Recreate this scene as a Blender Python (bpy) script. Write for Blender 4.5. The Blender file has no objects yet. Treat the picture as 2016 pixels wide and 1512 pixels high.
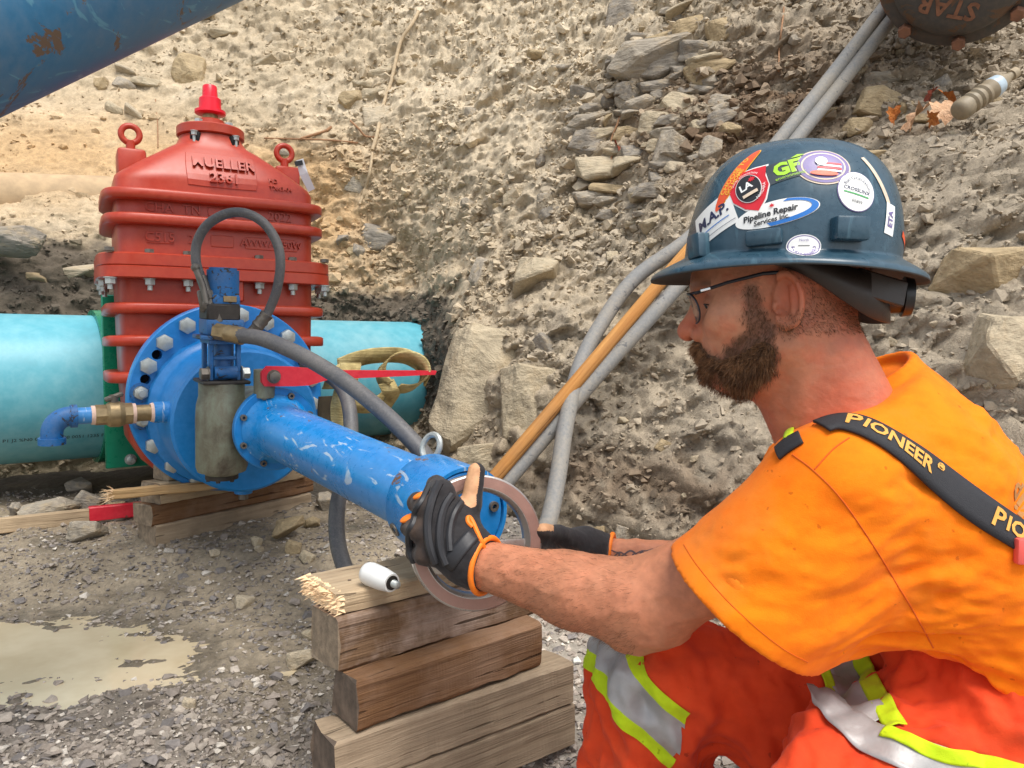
import bpy, bmesh, math, random
import numpy as np
from mathutils import Vector, Matrix
from mathutils.bvhtree import BVHTree

sc = bpy.context.scene
COL = sc.collection
R_ = math.radians

# ------------------------------------------------------------------ camera, sky, sun, exposure
F_PX = 1500.0
CAM = np.array([0.0, 0.0, 0.72])
PITCH = R_(2.9)
cam = bpy.data.cameras.new('camera')
cam.sensor_width = 36.0
cam.lens = 36.0 * F_PX / 2016.0
cam.clip_start = 0.02
cam.clip_end = 400.0
cam_o = bpy.data.objects.new('camera', cam)
COL.objects.link(cam_o)
cam_o.location = CAM
cam_o.rotation_euler = (R_(90) - PITCH, 0, 0)
sc.camera = cam_o

world = bpy.data.worlds.new('World')
sc.world = world
world.use_nodes = True
wn = world.node_tree
wn.nodes.clear()
sky = wn.nodes.new('ShaderNodeTexSky')
sky.sky_type = 'NISHITA'
sky.sun_disc = False
SUN_EL, SUN_AZ = R_(62), R_(150)      # azimuth measured from +Y clockwise
sky.sun_elevation = SUN_EL
sky.sun_rotation = SUN_AZ
sky.air_density = 1.0
sky.dust_density = 2.0
sky.ozone_density = 1.0
bg = wn.nodes.new('ShaderNodeBackground')
bg.inputs['Strength'].default_value = 0.15
wo = wn.nodes.new('ShaderNodeOutputWorld')
hs = wn.nodes.new('ShaderNodeHueSaturation')      # thin white cloud: a paler sky
hs.inputs['Saturation'].default_value = 0.35
wn.links.new(sky.outputs[0], hs.inputs['Color'])
wn.links.new(hs.outputs[0], bg.inputs[0])
wn.links.new(bg.outputs[0], wo.inputs[0])
sun = bpy.data.lights.new('sun', 'SUN')
sun.energy = 1.9
sun.angle = R_(30)
sun.color = (1.0, 0.95, 0.88)
sun_o = bpy.data.objects.new('sun', sun)
COL.objects.link(sun_o)
sd = Vector((math.sin(SUN_AZ) * math.cos(SUN_EL), math.cos(SUN_AZ) * math.cos(SUN_EL), math.sin(SUN_EL)))
sun_o.rotation_euler = sd.to_track_quat('Z', 'Y').to_euler()
sc.view_settings.view_transform = 'Standard'
sc.view_settings.look = 'None'
sc.view_settings.gamma = 1.0
sc.view_settings.exposure = 0.74
sc.view_settings.use_curve_mapping = False
sc.render.engine = 'CYCLES'
sc.cycles.use_denoising = True
sc.cycles.max_bounces = 6

# ------------------------------------------------------------------ points from the survey of the place
CF = np.array([0, math.cos(PITCH), -math.sin(PITCH)])
CU = np.array([0, math.sin(PITCH), math.cos(PITCH)])
CR = np.array([1.0, 0, 0])
def ray(px, py):
    return CR * (px - 1008) / F_PX + CF - CU * (py - 756) / F_PX
def at(px, py, d):
    return CAM + d * ray(px, py)
def V(a): return Vector((float(a[0]), float(a[1]), float(a[2])))
def unit(a):
    a = np.asarray(a, float); return a / (np.linalg.norm(a) + 1e-12)

# ------------------------------------------------------------------ noise
_rs = np.random.RandomState(7)
_perm = _rs.permutation(256).astype(np.int32)
_perm = np.concatenate([_perm, _perm, _perm])
_gr = _rs.normal(size=(256, 3)).astype(np.float32)
_gr /= np.linalg.norm(_gr, axis=1)[:, None]
def perlin(p):
    p = np.asarray(p, np.float32)
    i = np.floor(p).astype(np.int32); f = p - i; i &= 255
    u = f * f * f * (f * (f * 6 - 15) + 10)
    def g(dx, dy, dz):
        h = _perm[_perm[_perm[i[..., 0] + dx] + i[..., 1] + dy] + i[..., 2] + dz] & 255
        v = _gr[h]
        return v[..., 0] * (f[..., 0] - dx) + v[..., 1] * (f[..., 1] - dy) + v[..., 2] * (f[..., 2] - dz)
    def L(a, b, t): return a + (b - a) * t
    x0 = L(L(g(0,0,0), g(1,0,0), u[..., 0]), L(g(0,1,0), g(1,1,0), u[..., 0]), u[..., 1])
    x1 = L(L(g(0,0,1), g(1,0,1), u[..., 0]), L(g(0,1,1), g(1,1,1), u[..., 0]), u[..., 1])
    return L(x0, x1, u[..., 2])
def fbm(p, octv=4, gain=0.5, ridged=False):
    p = np.asarray(p, np.float32); a = 1.0; s = 0
    for k in range(octv):
        n = perlin(p * (2.03 ** k) + 17.3 * k)
        if ridged: n = 0.5 - np.abs(n) * 2
        s = s + a * n; a *= gain
    return s
def facets(p, seed=0, tilt=.55):
    """broken-stone relief: nearest random cell, each cell a tilted plane; returns height and gap to the next cell"""
    p = np.asarray(p, np.float32); i = np.floor(p).astype(np.int32); f = p - i
    f1 = np.full(p.shape[:-1], 9, np.float32); f2 = f1.copy(); hgt = np.zeros_like(f1)
    for dx in (-1, 0, 1):
        for dy in (-1, 0, 1):
            for dz in (-1, 0, 1):
                h = _perm[_perm[_perm[(i[..., 0] + dx + seed) & 255] + ((i[..., 1] + dy) & 255)] + ((i[..., 2] + dz) & 255)] & 255
                j = _gr[h] * .42 + .5; q = np.stack([f[..., 0] - dx - j[..., 0], f[..., 1] - dy - j[..., 1], f[..., 2] - dz - j[..., 2]], -1)
                d = np.sqrt((q * q).sum(-1)); g = _gr[(h * 7 + 13) & 255]
                hh = (h / 255.0 - .5).astype(np.float32) + tilt * (q * g).sum(-1)
                nb = d < f1
                f2 = np.where(nb, f1, np.minimum(f2, d)); hgt = np.where(nb, hh, hgt); f1 = np.where(nb, d, f1)
    return hgt, f2 - f1
def sstep(a, b, x):
    t = np.clip((x - a) / (b - a), 0, 1); return t * t * (3 - 2 * t)

# ------------------------------------------------------------------ meshes and objects
def mesh_np(name, v, f, smooth=False, mats=(), mat_idx=None):
    """v (n,3) array; f (m,k) array of equal-size faces, or list of lists"""
    me = bpy.data.meshes.new(name)
    v = np.ascontiguousarray(v, np.float32)
    if isinstance(f, np.ndarray):
        m, k = f.shape
        me.vertices.add(len(v)); me.vertices.foreach_set('co', v.ravel())
        me.loops.add(m * k); me.loops.foreach_set('vertex_index', np.ascontiguousarray(f, np.int32).ravel())
        me.polygons.add(m)
        me.polygons.foreach_set('loop_start', np.arange(0, m * k, k, dtype=np.int32))
        try: me.polygons.foreach_set('loop_total', np.full(m, k, np.int32))
        except Exception: pass
        me.update(calc_edges=True)
    else:
        me.from_pydata([tuple(map(float, x)) for x in v], [], [list(map(int, q)) for q in f])
        me.update()
    for mm in mats: me.materials.append(mm)
    if mat_idx is not None: me.polygons.foreach_set('material_index', np.asarray(mat_idx, np.int32))
    me.polygons.foreach_set('use_smooth', np.full(len(me.polygons), bool(smooth)))
    return me
def link(name, me, parent=None):
    o = bpy.data.objects.new(name, me)
    COL.objects.link(o)
    if parent is not None:
        o.parent = parent
    return o
def tag(o, label=None, cat=None, group=None, kind=None):
    if label: o['label'] = label
    if cat: o['category'] = cat
    if group: o['group'] = group
    if kind: o['kind'] = kind
    return o
def empty(name, loc, label, cat, group=None, M=None):
    o = bpy.data.objects.new(name, None); COL.objects.link(o)
    o.empty_display_size = 0.05
    if M is not None: o.matrix_world = M
    else: o.matrix_world = Matrix.Translation(V(loc))
    o['label'] = label; o['category'] = cat
    if group: o['group'] = group
    return o
def add_col(me, name, arr):
    """float scalar attribute on points"""
    a = me.attributes.new(name, 'FLOAT', 'POINT'); a.data.foreach_set('value', np.asarray(arr, np.float32).ravel())
def add_rgb(me, name, arr):
    a = me.attributes.new(name, 'FLOAT_COLOR', 'POINT')
    arr = np.asarray(arr, np.float32)
    if arr.shape[1] == 3: arr = np.concatenate([arr, np.ones((len(arr), 1), np.float32)], 1)
    a.data.foreach_set('color', arr.ravel())

class MB:
    """collects simple solids in one bmesh"""
    def __init__(s): s.bm = bmesh.new()
    def _x(s, vs, M):
        if M is not None: bmesh.ops.transform(s.bm, matrix=M, verts=vs)
    def box(s, c, size, M=None, bevel=0.0, seg=1):
        r = bmesh.ops.create_cube(s.bm, size=1.0)
        vs = r['verts']
        bmesh.ops.transform(s.bm, matrix=Matrix.Translation(V(c)) @ Matrix.Diagonal((*size, 1)), verts=vs)
        if bevel > 0:
            es = list({e for v in vs for e in v.link_edges})
            r2 = bmesh.ops.bevel(s.bm, geom=es, offset=bevel, segments=seg, profile=0.5, affect='EDGES')
            vs = list({v for f in r2['faces'] for v in f.verts} | {v for v in vs if v.is_valid})
            # every vertex linked to those
            stack = list(vs); seen = set(vs)
            while stack:
                q = stack.pop()
                for e in q.link_edges:
                    w = e.other_vert(q)
                    if w not in seen: seen.add(w); stack.append(w)
            vs = list(seen)
        s._x(vs, M); return s
    def cyl(s, a, b, r, r2=None, seg=24, caps=True):
        a, b = V(a), V(b); d = b - a
        rr = bmesh.ops.create_cone(s.bm, cap_ends=caps, cap_tris=False, segments=seg, radius1=r, radius2=r if r2 is None else r2, depth=d.length)
        M = Matrix.Translation((a + b) / 2) @ d.to_track_quat('Z', 'Y').to_matrix().to_4x4()
        bmesh.ops.transform(s.bm, matrix=M, verts=rr['verts']); return s
    def sph(s, c, r, seg=16, sc_=(1, 1, 1)):
        rr = bmesh.ops.create_uvsphere(s.bm, u_segments=seg, v_segments=max(6, seg // 2), radius=r)
        bmesh.ops.transform(s.bm, matrix=Matrix.Translation(V(c)) @ Matrix.Diagonal((*sc_, 1)), verts=rr['verts']); return s
    def lathe(s, prof, M=None, seg=48, close=False):
        """prof: list of (r, z) turned about local Z"""
        rings = []
        for r, z in prof:
            if r < 1e-6: rings.append([s.bm.verts.new((0, 0, z))])
            else: rings.append([s.bm.verts.new((r * math.cos(2 * math.pi * k / seg), r * math.sin(2 * math.pi * k / seg), z)) for k in range(seg)])
        prs = list(zip(rings, rings[1:]))
        if close: prs.append((rings[-1], rings[0]))
        for A, B in prs:
            for k in range(seg):
                k2 = (k + 1) % seg
                if len(A) == 1 and len(B) == 1: continue
                if len(A) == 1: q = [A[0], B[k2], B[k]]
                elif len(B) == 1: q = [A[k], A[k2], B[0]]
                else: q = [A[k], A[k2], B[k2], B[k]]
                try: s.bm.faces.new(q)
                except ValueError: pass
        vs = [v for r_ in rings for v in r_]
        s._x(vs, M); return s
    def tube(s, pts, r, seg=12, M=None, closed=False):
        pts = [np.asarray(p, float) for p in pts]; n = len(pts)
        rr = r if hasattr(r, '__len__') else [r] * n
        rings = []; up = None
        for i in range(n):
            a = pts[(i - 1) % n] if (closed or i > 0) else pts[i]
            b = pts[(i + 1) % n] if (closed or i < n - 1) else pts[i]
            t = unit(b - a)
            if up is None: up = np.array([0, 0, 1.0]) if abs(t[2]) < 0.9 else np.array([1.0, 0, 0])
            x = unit(np.cross(up, t)); up = unit(np.cross(t, x))
            rings.append([s.bm.verts.new(V(pts[i] + rr[i] * (math.cos(2 * math.pi * k / seg) * x + math.sin(2 * math.pi * k / seg) * up))) for k in range(seg)])
        prs = list(zip(rings, rings[1:]))
        if closed: prs.append((rings[-1], rings[0]))
        for A, B in prs:
            for k in range(seg):
                k2 = (k + 1) % seg
                s.bm.faces.new([A[k], A[k2], B[k2], B[k]])
        if not closed:
            s.bm.faces.new(rings[0][::-1]); s.bm.faces.new(rings[-1])
        s._x([v for q in rings for v in q], M); return s
    def prism(s, poly, z0, z1, M=None):
        """poly in local XY, extruded z0..z1"""
        A = [s.bm.verts.new((x, y, z0)) for x, y in poly]; B = [s.bm.verts.new((x, y, z1)) for x, y in poly]
        n = len(poly)
        s.bm.faces.new(A[::-1]); s.bm.faces.new(B)
        for k in range(n): s.bm.faces.new([A[k], A[(k + 1) % n], B[(k + 1) % n], B[k]])
        s._x(A + B, M); return s
    def hexbolt(s, c, axis, r, h, washer=True, stud=0.0):
        c = np.asarray(c, float); ax = unit(axis)
        if washer: s.cyl(c, c + ax * h * .12, r * 1.18, seg=20)
        s.cyl(c + ax * h * .12, c + ax * h * .92, r, seg=6)
        s.cyl(c + ax * h * .92, c + ax * h, r * .98, r * .84, seg=6)
        if stud: s.cyl(c + ax * h, c + ax * (h + stud), r * .5, seg=12)
        return s
    def build(s, name, mat, parent=None, smooth=True, angle=38):
        bmesh.ops.recalc_face_normals(s.bm, faces=s.bm.faces[:])
        me = bpy.data.meshes.new(name); 
        if smooth:
            ang = R_(angle)
            for f in s.bm.faces: f.smooth = True
            for e in s.bm.edges:
                if len(e.link_faces) == 2 and e.calc_face_angle(0) > ang: e.smooth = False
        s.bm.to_mesh(me); s.bm.free()
        if mat is not None: me.materials.append(mat)
        return link(name, me, parent)

def spline(pts, n=60):
    """Catmull-Rom through pts"""
    P = [np.asarray(p, float) for p in pts]
    P = [2 * P[0] - P[1]] + P + [2 * P[-1] - P[-2]]
    out = []; m = len(P) - 3
    for i in range(m):
        k = max(2, n // m)
        for j in range(k):
            t = j / k; a, b, c, d = P[i:i + 4]
            out.append(0.5 * ((2 * b) + (-a + c) * t + (2 * a - 5 * b + 4 * c - d) * t * t + (-a + 3 * b - 3 * c + d) * t ** 3))
    out.append(P[-2]); return out
def frame(o, x, z):
    """matrix with origin o, local X ~ x, local Z = z"""
    z = unit(z); x = unit(np.asarray(x, float) - np.dot(x, z) * z); y = np.cross(z, x)
    M = Matrix.Identity(4)
    for i in range(3):
        M[i][0], M[i][1], M[i][2], M[i][3] = x[i], y[i], z[i], o[i]
    return M
def mul(M, p): return np.array(M @ V(p))

_text_cache = {}
def text_geo(s, size, extrude=0.0, bold=0.0, res=2):
    """(verts, faces) of a line of lettering centred on the origin in XY"""
    key = (s, size, extrude, bold)
    if key in _text_cache: return _text_cache[key]
    cu = bpy.data.curves.new('txt', 'FONT'); cu.body = s; cu.size = size; cu.extrude = extrude; cu.offset = bold
    cu.align_x = 'CENTER'; cu.align_y = 'CENTER'; cu.resolution_u = res
    o = bpy.data.objects.new('txt', cu); COL.objects.link(o)
    dg = bpy.context.evaluated_depsgraph_get(); dg.update()
    me = bpy.data.meshes.new_from_object(o.evaluated_get(dg))
    v = np.zeros(len(me.vertices) * 3, np.float32); me.vertices.foreach_get('co', v)
    f = [list(p.vertices) for p in me.polygons]
    bpy.data.objects.remove(o); bpy.data.curves.remove(cu); bpy.data.meshes.remove(me)
    _text_cache[key] = (v.reshape(-1, 3), f); return _text_cache[key]

# ------------------------------------------------------------------ signed distance modelling
def sd_sphere(P, c, r): return np.linalg.norm(P - np.float32(c), axis=-1) - np.float32(r)
def sd_cap(P, a, b, ra, rb=None):
    a = np.asarray(a, np.float32); b = np.asarray(b, np.float32); rb = ra if rb is None else rb
    ab = b - a; q = P - a
    t = np.clip((q @ ab) / np.float32(ab @ ab), 0, 1)
    return np.linalg.norm(q - t[..., None] * ab, axis=-1) - (ra + (rb - ra) * t).astype(np.float32)
def sd_ell(P, c, r, B=None):
    """ellipsoid; B rows = local axes"""
    q = P - np.asarray(c, np.float32)
    if B is not None: q = q @ np.asarray(B, np.float32).T
    r = np.asarray(r, np.float32)
    k0 = np.linalg.norm(q / r, axis=-1); k1 = np.linalg.norm(q / (r * r), axis=-1)
    return k0 * (k0 - 1) / np.maximum(k1, 1e-6)
def sd_box(P, c, h, B=None, r=0.0):
    q = P - np.asarray(c, np.float32)
    if B is not None: q = q @ np.asarray(B, np.float32).T
    q = np.abs(q) - (np.asarray(h, np.float32) - r)
    return np.linalg.norm(np.maximum(q, 0), axis=-1) + np.minimum(q.max(-1), 0) - np.float32(r)
def smin(a, b, k):
    h = np.clip(0.5 + 0.5 * (b - a) / k, 0, 1)
    return b + (a - b) * h - k * h * (1 - h)
def smax(a, b, k): return -smin(-a, -b, k)
def surf_nets(fn, lo, hi, h):
    lo = np.asarray(lo, np.float32); n = np.ceil((np.asarray(hi) - lo) / h).astype(int) + 1
    ax = [lo[i] + h * np.arange(n[i], dtype=np.float32) for i in range(3)]
    val = np.empty(n, np.float32)
    step = max(1, int(1.5e6 // (n[1] * n[2])))
    for i0 in range(0, n[0], step):
        X, Y, Z = np.meshgrid(ax[0][i0:i0 + step], ax[1], ax[2], indexing='ij')
        val[i0:i0 + step] = fn(np.stack([X, Y, Z], -1))
    return nets_from(val, lo, h)
def nets_from(val, lo, h):
    n = np.array(val.shape); s = val < 0
    c = [val[i:n[0]-1+i, j:n[1]-1+j, k:n[2]-1+k] for i in (0,1) for j in (0,1) for k in (0,1)]
    cnt = sum((q < 0).astype(np.int8) for q in c)
    cells = (cnt > 0) & (cnt < 8)
    idx = -np.ones(cells.shape, np.int64); I = np.argwhere(cells); idx[cells] = np.arange(len(I))
    cv = np.stack([q[cells] for q in c], 1)
    cor = np.array([(i, j, k) for i in (0,1) for j in (0,1) for k in (0,1)], np.float32)
    acc = np.zeros((len(I), 3), np.float32); num = np.zeros(len(I), np.float32)
    for a in range(8):
        for b in range(a + 1, 8):
            if np.abs(cor[a] - cor[b]).sum() == 1:
                m = (cv[:, a] < 0) != (cv[:, b] < 0)
                t = np.where(m, cv[:, a] / np.where(m, cv[:, a] - cv[:, b], 1), 0)
                acc += np.where(m[:, None], cor[a] + (cor[b] - cor[a]) * t[:, None], 0); num += m
    v = lo + h * (I + acc / num[:, None])
    quads = []
    for axs in range(3):
        o1, o2 = [(1, 2), (2, 0), (0, 1)][axs]
        sl0 = [slice(None)] * 3; sl1 = [slice(None)] * 3
        sl0[axs] = slice(0, n[axs] - 1); sl1[axs] = slice(1, n[axs])
        ch = s[tuple(sl0)] != s[tuple(sl1)]
        E = np.argwhere(ch)
        ok = (E[:, o1] > 0) & (E[:, o2] > 0) & (E[:, o1] < n[o1] - 1) & (E[:, o2] < n[o2] - 1)
        E = E[ok]
        e1 = np.zeros(3, int); e1[o1] = 1; e2 = np.zeros(3, int); e2[o2] = 1
        g = lambda d: idx[tuple((E - d).T)]
        q = np.stack([g(e1 + e2), g(e2), g(0 * e1), g(e1)], 1)
        flip = ~s[tuple(E.T)]
        q[flip] = q[flip][:, ::-1]
        quads.append(q)
    f = np.concatenate(quads); f = f[(f >= 0).all(1)]
    return v, f
def vnormals(v, f):
    n = np.zeros_like(v)
    a = np.cross(v[f[:, 2]] - v[f[:, 0]], v[f[:, 3]] - v[f[:, 1]]) if f.shape[1] == 4 else np.cross(v[f[:, 1]] - v[f[:, 0]], v[f[:, 2]] - v[f[:, 0]])
    for k in range(f.shape[1]):
        np.add.at(n, f[:, k], a)
    return n / (np.linalg.norm(n, axis=1)[:, None] + 1e-12)
def relax(v, f, it=2, lam=0.5):
    for _ in range(it):
        acc = np.zeros_like(v); num = np.zeros(len(v), np.float32)
        k = f.shape[1]
        for j in range(k):
            np.add.at(acc, f[:, j], v[f[:, (j + 1) % k]]); np.add.at(num, f[:, j], 1)
            np.add.at(acc, f[:, j], v[f[:, (j - 1) % k]]); np.add.at(num, f[:, j], 1)
        v = v + lam * (acc / num[:, None] - v)
    return v
def bvh_of(v, f): return BVHTree.FromPolygons([V(x) for x in v], [list(map(int, q)) for q in f])

# ------------------------------------------------------------------ materials
def lin(c):
    """sRGB 0-255 -> linear"""
    r = []
    for x in c:
        x = x / 255.0
        r.append(x / 12.92 if x <= 0.04045 else ((x + 0.055) / 1.055) ** 2.4)
    return tuple(r)
class NT:
    def __init__(s, name):
        s.m = bpy.data.materials.new(name); s.m.use_nodes = True
        s.t = s.m.node_tree; s.b = s.t.nodes['Principled BSDF']
    def n(s, typ, **kw):
        x = s.t.nodes.new(typ)
        for k, v in kw.items():
            if k.startswith('i_'):
                key = k[2:]; key = int(key) if key.isdigit() else key.replace('_', ' ')
                x.inputs[key].default_value = v
            else: setattr(x, k, v)
        return x
    def l(s, a, b): s.t.links.new(a, b)
    def coord(s, kind='Object', scale=(1, 1, 1)):
        c = s.n('ShaderNodeTexCoord'); m = s.n('ShaderNodeMapping'); m.inputs['Scale'].default_value = scale
        s.l(c.outputs[kind], m.inputs['Vector']); return m.outputs[0]
    def noise(s, vec, scale, detail=5, rough=.6, dist=0.0):
        x = s.n('ShaderNodeTexNoise'); x.inputs['Scale'].default_value = scale; x.inputs['Detail'].default_value = detail
        x.inputs['Roughness'].default_value = rough; x.inputs['Distortion'].default_value = dist
        s.l(vec, x.inputs['Vector']); return x.outputs['Fac']
    def ramp(s, fac, stops):
        x = s.n('ShaderNodeValToRGB'); e = x.color_ramp.elements
        while len(e) < len(stops): e.new(0.5)
        for k, (p, c) in enumerate(stops):
            e[k].position = p; c = c if hasattr(c, '__len__') else (c, c, c); e[k].color = (*c[:3], 1)
        s.l(fac, x.inputs[0]); return x.outputs[0]
    def mix(s, fac, a, b, mode='MIX'):
        x = s.n('ShaderNodeMix', data_type='RGBA', blend_type=mode)
        for sock, val in ((x.inputs[0], fac), (x.inputs[6], a), (x.inputs[7], b)):
            if hasattr(val, 'is_output'): s.l(val, sock)
            elif hasattr(val, '__len__'): sock.default_value = (*val[:3], 1)
            else: sock.default_value = val
        return x.outputs[2]
    def math(s, op, a, b=0.0):
        x = s.n('ShaderNodeMath', operation=op)
        for sock, val in ((x.inputs[0], a), (x.inputs[1], b)):
            if hasattr(val, 'is_output'): s.l(val, sock)
            else: sock.default_value = val
        return x.outputs[0]
    def bump(s, h, strength=0.4, dist=0.01, prev=None):
        x = s.n('ShaderNodeBump'); x.inputs['Strength'].default_value = strength; x.inputs['Distance'].default_value = dist
        s.l(h, x.inputs['Height'])
        if prev is not None: s.l(prev, x.inputs['Normal'])
        return x.outputs[0]
    def attr(s, name):
        return s.n('ShaderNodeAttribute', attribute_name=name)
    def out(s, col=None, rough=None, metal=None, bump=None, spec=None, **kw):
        for key, val in (('Base Color', col), ('Roughness', rough), ('Metallic', metal), ('Normal', bump), ('Specular IOR Level', spec)):
            if val is None: continue
            sock = s.b.inputs[key]
            if hasattr(val, 'is_output'): s.l(val, sock)
            elif hasattr(val, '__len__'): sock.default_value = (*val[:3], 1)
            else: sock.default_value = val
        for k, val in kw.items(): s.b.inputs[k.replace('_', ' ')].default_value = val
        return s.m
def plain(name, col, rough=.5, metal=0.0, var=0.15, scale=30, bump=.15, spec=.5, bdist=.002):
    """a plain surface with grain: slight colour variation and fine relief"""
    t = NT(name); v = t.coord('Object'); n = t.noise(v, scale)
    c = t.ramp(n, [(.3, [x * (1 - var) for x in col]), (.7, [min(1, x * (1 + var)) for x in col])])
    return t.out(c, t.ramp(n, [(.3, max(0, rough - .08)), (.7, min(1, rough + .08))]), metal, t.bump(t.noise(v, scale * 4), bump, bdist), spec)
def painted(name, col, under, chips=.62, rough=.35, scale=9, dust=(.32, .27, .2), dust_amt=.35, streak=None):
    """paint with chips to the metal under it, scratches and a dusting of soil"""
    t = NT(name); v = t.coord('Object')
    n1 = t.noise(v, scale, 8, .7, .6); n2 = t.noise(v, scale * 5, 6); n3 = t.noise(v, scale * .35, 4)
    base = t.ramp(n2, [(.3, [x * .9 for x in col]), (.7, [min(1, x * 1.1) for x in col])])
    dm = t.math('MULTIPLY', t.ramp(t.math('ADD', t.math('MULTIPLY', n3, .6), t.math('MULTIPLY', n2, .4)), [(.42, 0.0), (.72, 1.0)]), dust_amt)
    base = t.mix(dm, base, dust)
    if streak is not None:
        w = t.coord('Object', (60, 8, 8)); sn = t.noise(w, 1.0, 3, .6, 1.5)
        base = t.mix(t.math('MULTIPLY', t.ramp(sn, [(.61, 0.0), (.66, 1.0)]), .7), base, streak)
    ch = t.ramp(n1, [(chips, 0.0), (chips + .015, 1.0)])
    c = t.mix(ch, base, under)
    hgt = t.math('SUBTRACT', t.math('MULTIPLY', n2, .25), ch)
    return t.out(c, t.mix(dm, (rough,) * 3, (.8,) * 3), 0.0, t.bump(hgt, .25, .002))
# ------------------------------------------------------------------ the trench: earth bank, floor, puddles
BP = [(-800,650,3.2),(-800,0,4.2),(-300,800,3.2),(0,640,3.45),(0,520,3.55),(0,330,4.0),(0,150,4.5),(0,-100,5.0),(300,640,3.9),(300,200,4.6),(300,0,5.1),(650,600,4.25),
      (650,300,4.5),(650,0,5.1),(820,560,4.4),(800,250,4.5),(856,640,3.8),(864,760,3.72),(856,860,3.7),(600,880,4.0),(100,880,3.5),(905,700,3.15),(885,900,3.0),(1000,600,3.25),
      (1000,350,3.8),(1000,150,4.3),(1000,0,4.8),(1000,930,2.85),(1200,1050,2.35),(1200,900,2.5),(1200,750,2.75),(1200,450,3.3),(1200,150,3.75),(1250,0,4.05),
      (1450,1000,2.1),(1450,150,3.45),(1450,0,3.6),(1480,290,3.05),(1600,320,2.85),(1700,300,2.72),(1700,170,3.05),(1750,80,3.35),(1700,0,3.5),(1900,330,2.3),(2016,250,2.35),
      (1950,180,2.95),(2016,100,3.2),(2016,0,3.4),(2016,500,1.95),(2016,900,1.68),(1800,500,2.2),(1850,700,1.95),(1500,800,2.3),(1400,1150,2.1),
      (2600,600,1.55),(2600,200,2.0),(2600,1000,1.35),(300,-600,6.6),(1000,-600,6.2),(1700,-600,4.6),(2400,-500,3.6),(-800,-600,5.5),(1200,1200,2.3),(1000,1050,2.8),(600,1000,3.9),(100,980,3.5),
      (2016,1300,1.55),(2600,1500,1.2)]
_bw = np.array([at(*p) for p in BP])
_bc = _bw[:, [0, 2]]
_A = np.linalg.norm(_bc[:, None] - _bc[None], axis=-1)
_n = len(_bc); _T = np.concatenate([_bc, np.ones((_n, 1))], 1)
_S = np.block([[_A - 0.03 * np.eye(_n) * 0, _T], [_T.T, np.zeros((3, 3))]])
_wt = np.linalg.solve(_S, np.concatenate([_bw[:, 1], np.zeros(3)]))
def bank_y(x, z):
    q = np.stack([x, z], -1).reshape(-1, 2); o = np.zeros(len(q))
    for k in range(_n): o += _wt[k] * np.hypot(q[:, 0] - _bc[k, 0], q[:, 1] - _bc[k, 1])
    o += q @ _wt[_n:_n + 2] + _wt[_n + 2]
    return o.reshape(np.shape(x))
def graded(*segs):
    out = []
    for a, b, h in segs: out.append(np.arange(a, b, h))
    return np.concatenate(out + [[segs[-1][1]]])
gx = graded((-6, -3.0, .06), (-3.0, -1.0, .014), (-1.0, 2.2, .009), (2.2, 4.8, .06))
gz = graded((-.35, 0.0, .03), (0.0, 2.1, .009), (2.1, 3.0, .016), (3.0, 4.6, .06))
X, Z = np.meshgrid(gx, gz, indexing='ij')
Yb = bank_y(X, Z)
P = np.stack([X, Yb, Z], -1)
warp = np.stack([fbm(P * 2.0 + 5, 3), fbm(P * 2.0 + 31, 3), fbm(P * 2.0 + 77, 3)], -1)
Q = P + .12 * warp
big = fbm(Q * 1.6, 4, .5)
rid = fbm(Q * np.array([5, 5, 8]), 4, .55, True)
med = fbm(Q * np.array([14, 14, 20]), 4, .6)
fin = fbm(Q * 55, 3, .65)
sandy = np.exp(-((X + 2.3) ** 2 / 1.6 + (Z - 1.9) ** 2 / .35))        # smooth sand face, far left
rough_amt = 1 - .72 * np.clip(sandy, 0, 1)
fa, ga = facets(Q * np.array([8, 8, 11])); fb2, gb2 = facets(Q * np.array([21, 21, 26]), 40)
fmask = sstep(-.2, .45, fbm(Q * 2.2 + 60, 3)) * .8 + .2
al = (Q @ np.array([.62, -.2, .76])) ; pe = (Q @ np.array([.76, .1, -.62])); gul = fbm(np.stack([pe * 5.5, al * 1.1, Q[..., 1] * 1.5], -1) + 71, 4, .55, True)
disp = .10 * big + rough_amt * .034 * gul + rough_amt * fmask * (.55 + .45 * sstep(-1.0, .2, X)) * (.040 * fa - .02 * (1 - sstep(.0, .16, ga)) + .017 * fb2 - .008 * (1 - sstep(0, .2, gb2)))
disp = disp + rough_amt * (.05 * rid + (.026 + .018 * sstep(-.2, .5, X)) * med) + (.3 + .7 * rough_amt) * .011 * fin
steps = np.abs(((Z * 5.5 + 1.2 * big + .5 * X) % 1.0) - .5)            # weak bedding
disp += .03 * rough_amt * sstep(.1, .4, steps) * sstep(-1.2, .6, X)
Yd = Yb - disp
Xd = X + .03 * warp[..., 0] * rough_amt; Zd = Z + .035 * (med * .6 + warp[..., 2]) * rough_amt
vb = np.stack([Xd, Yd, Zd], -1).reshape(-1, 3)
nx_, nz_ = X.shape
ii = np.arange(nx_ * nz_).reshape(nx_, nz_)
fb = np.stack([ii[:-1, :-1], ii[1:, :-1], ii[1:, 1:], ii[:-1, 1:]], -1).reshape(-1, 4)
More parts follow.
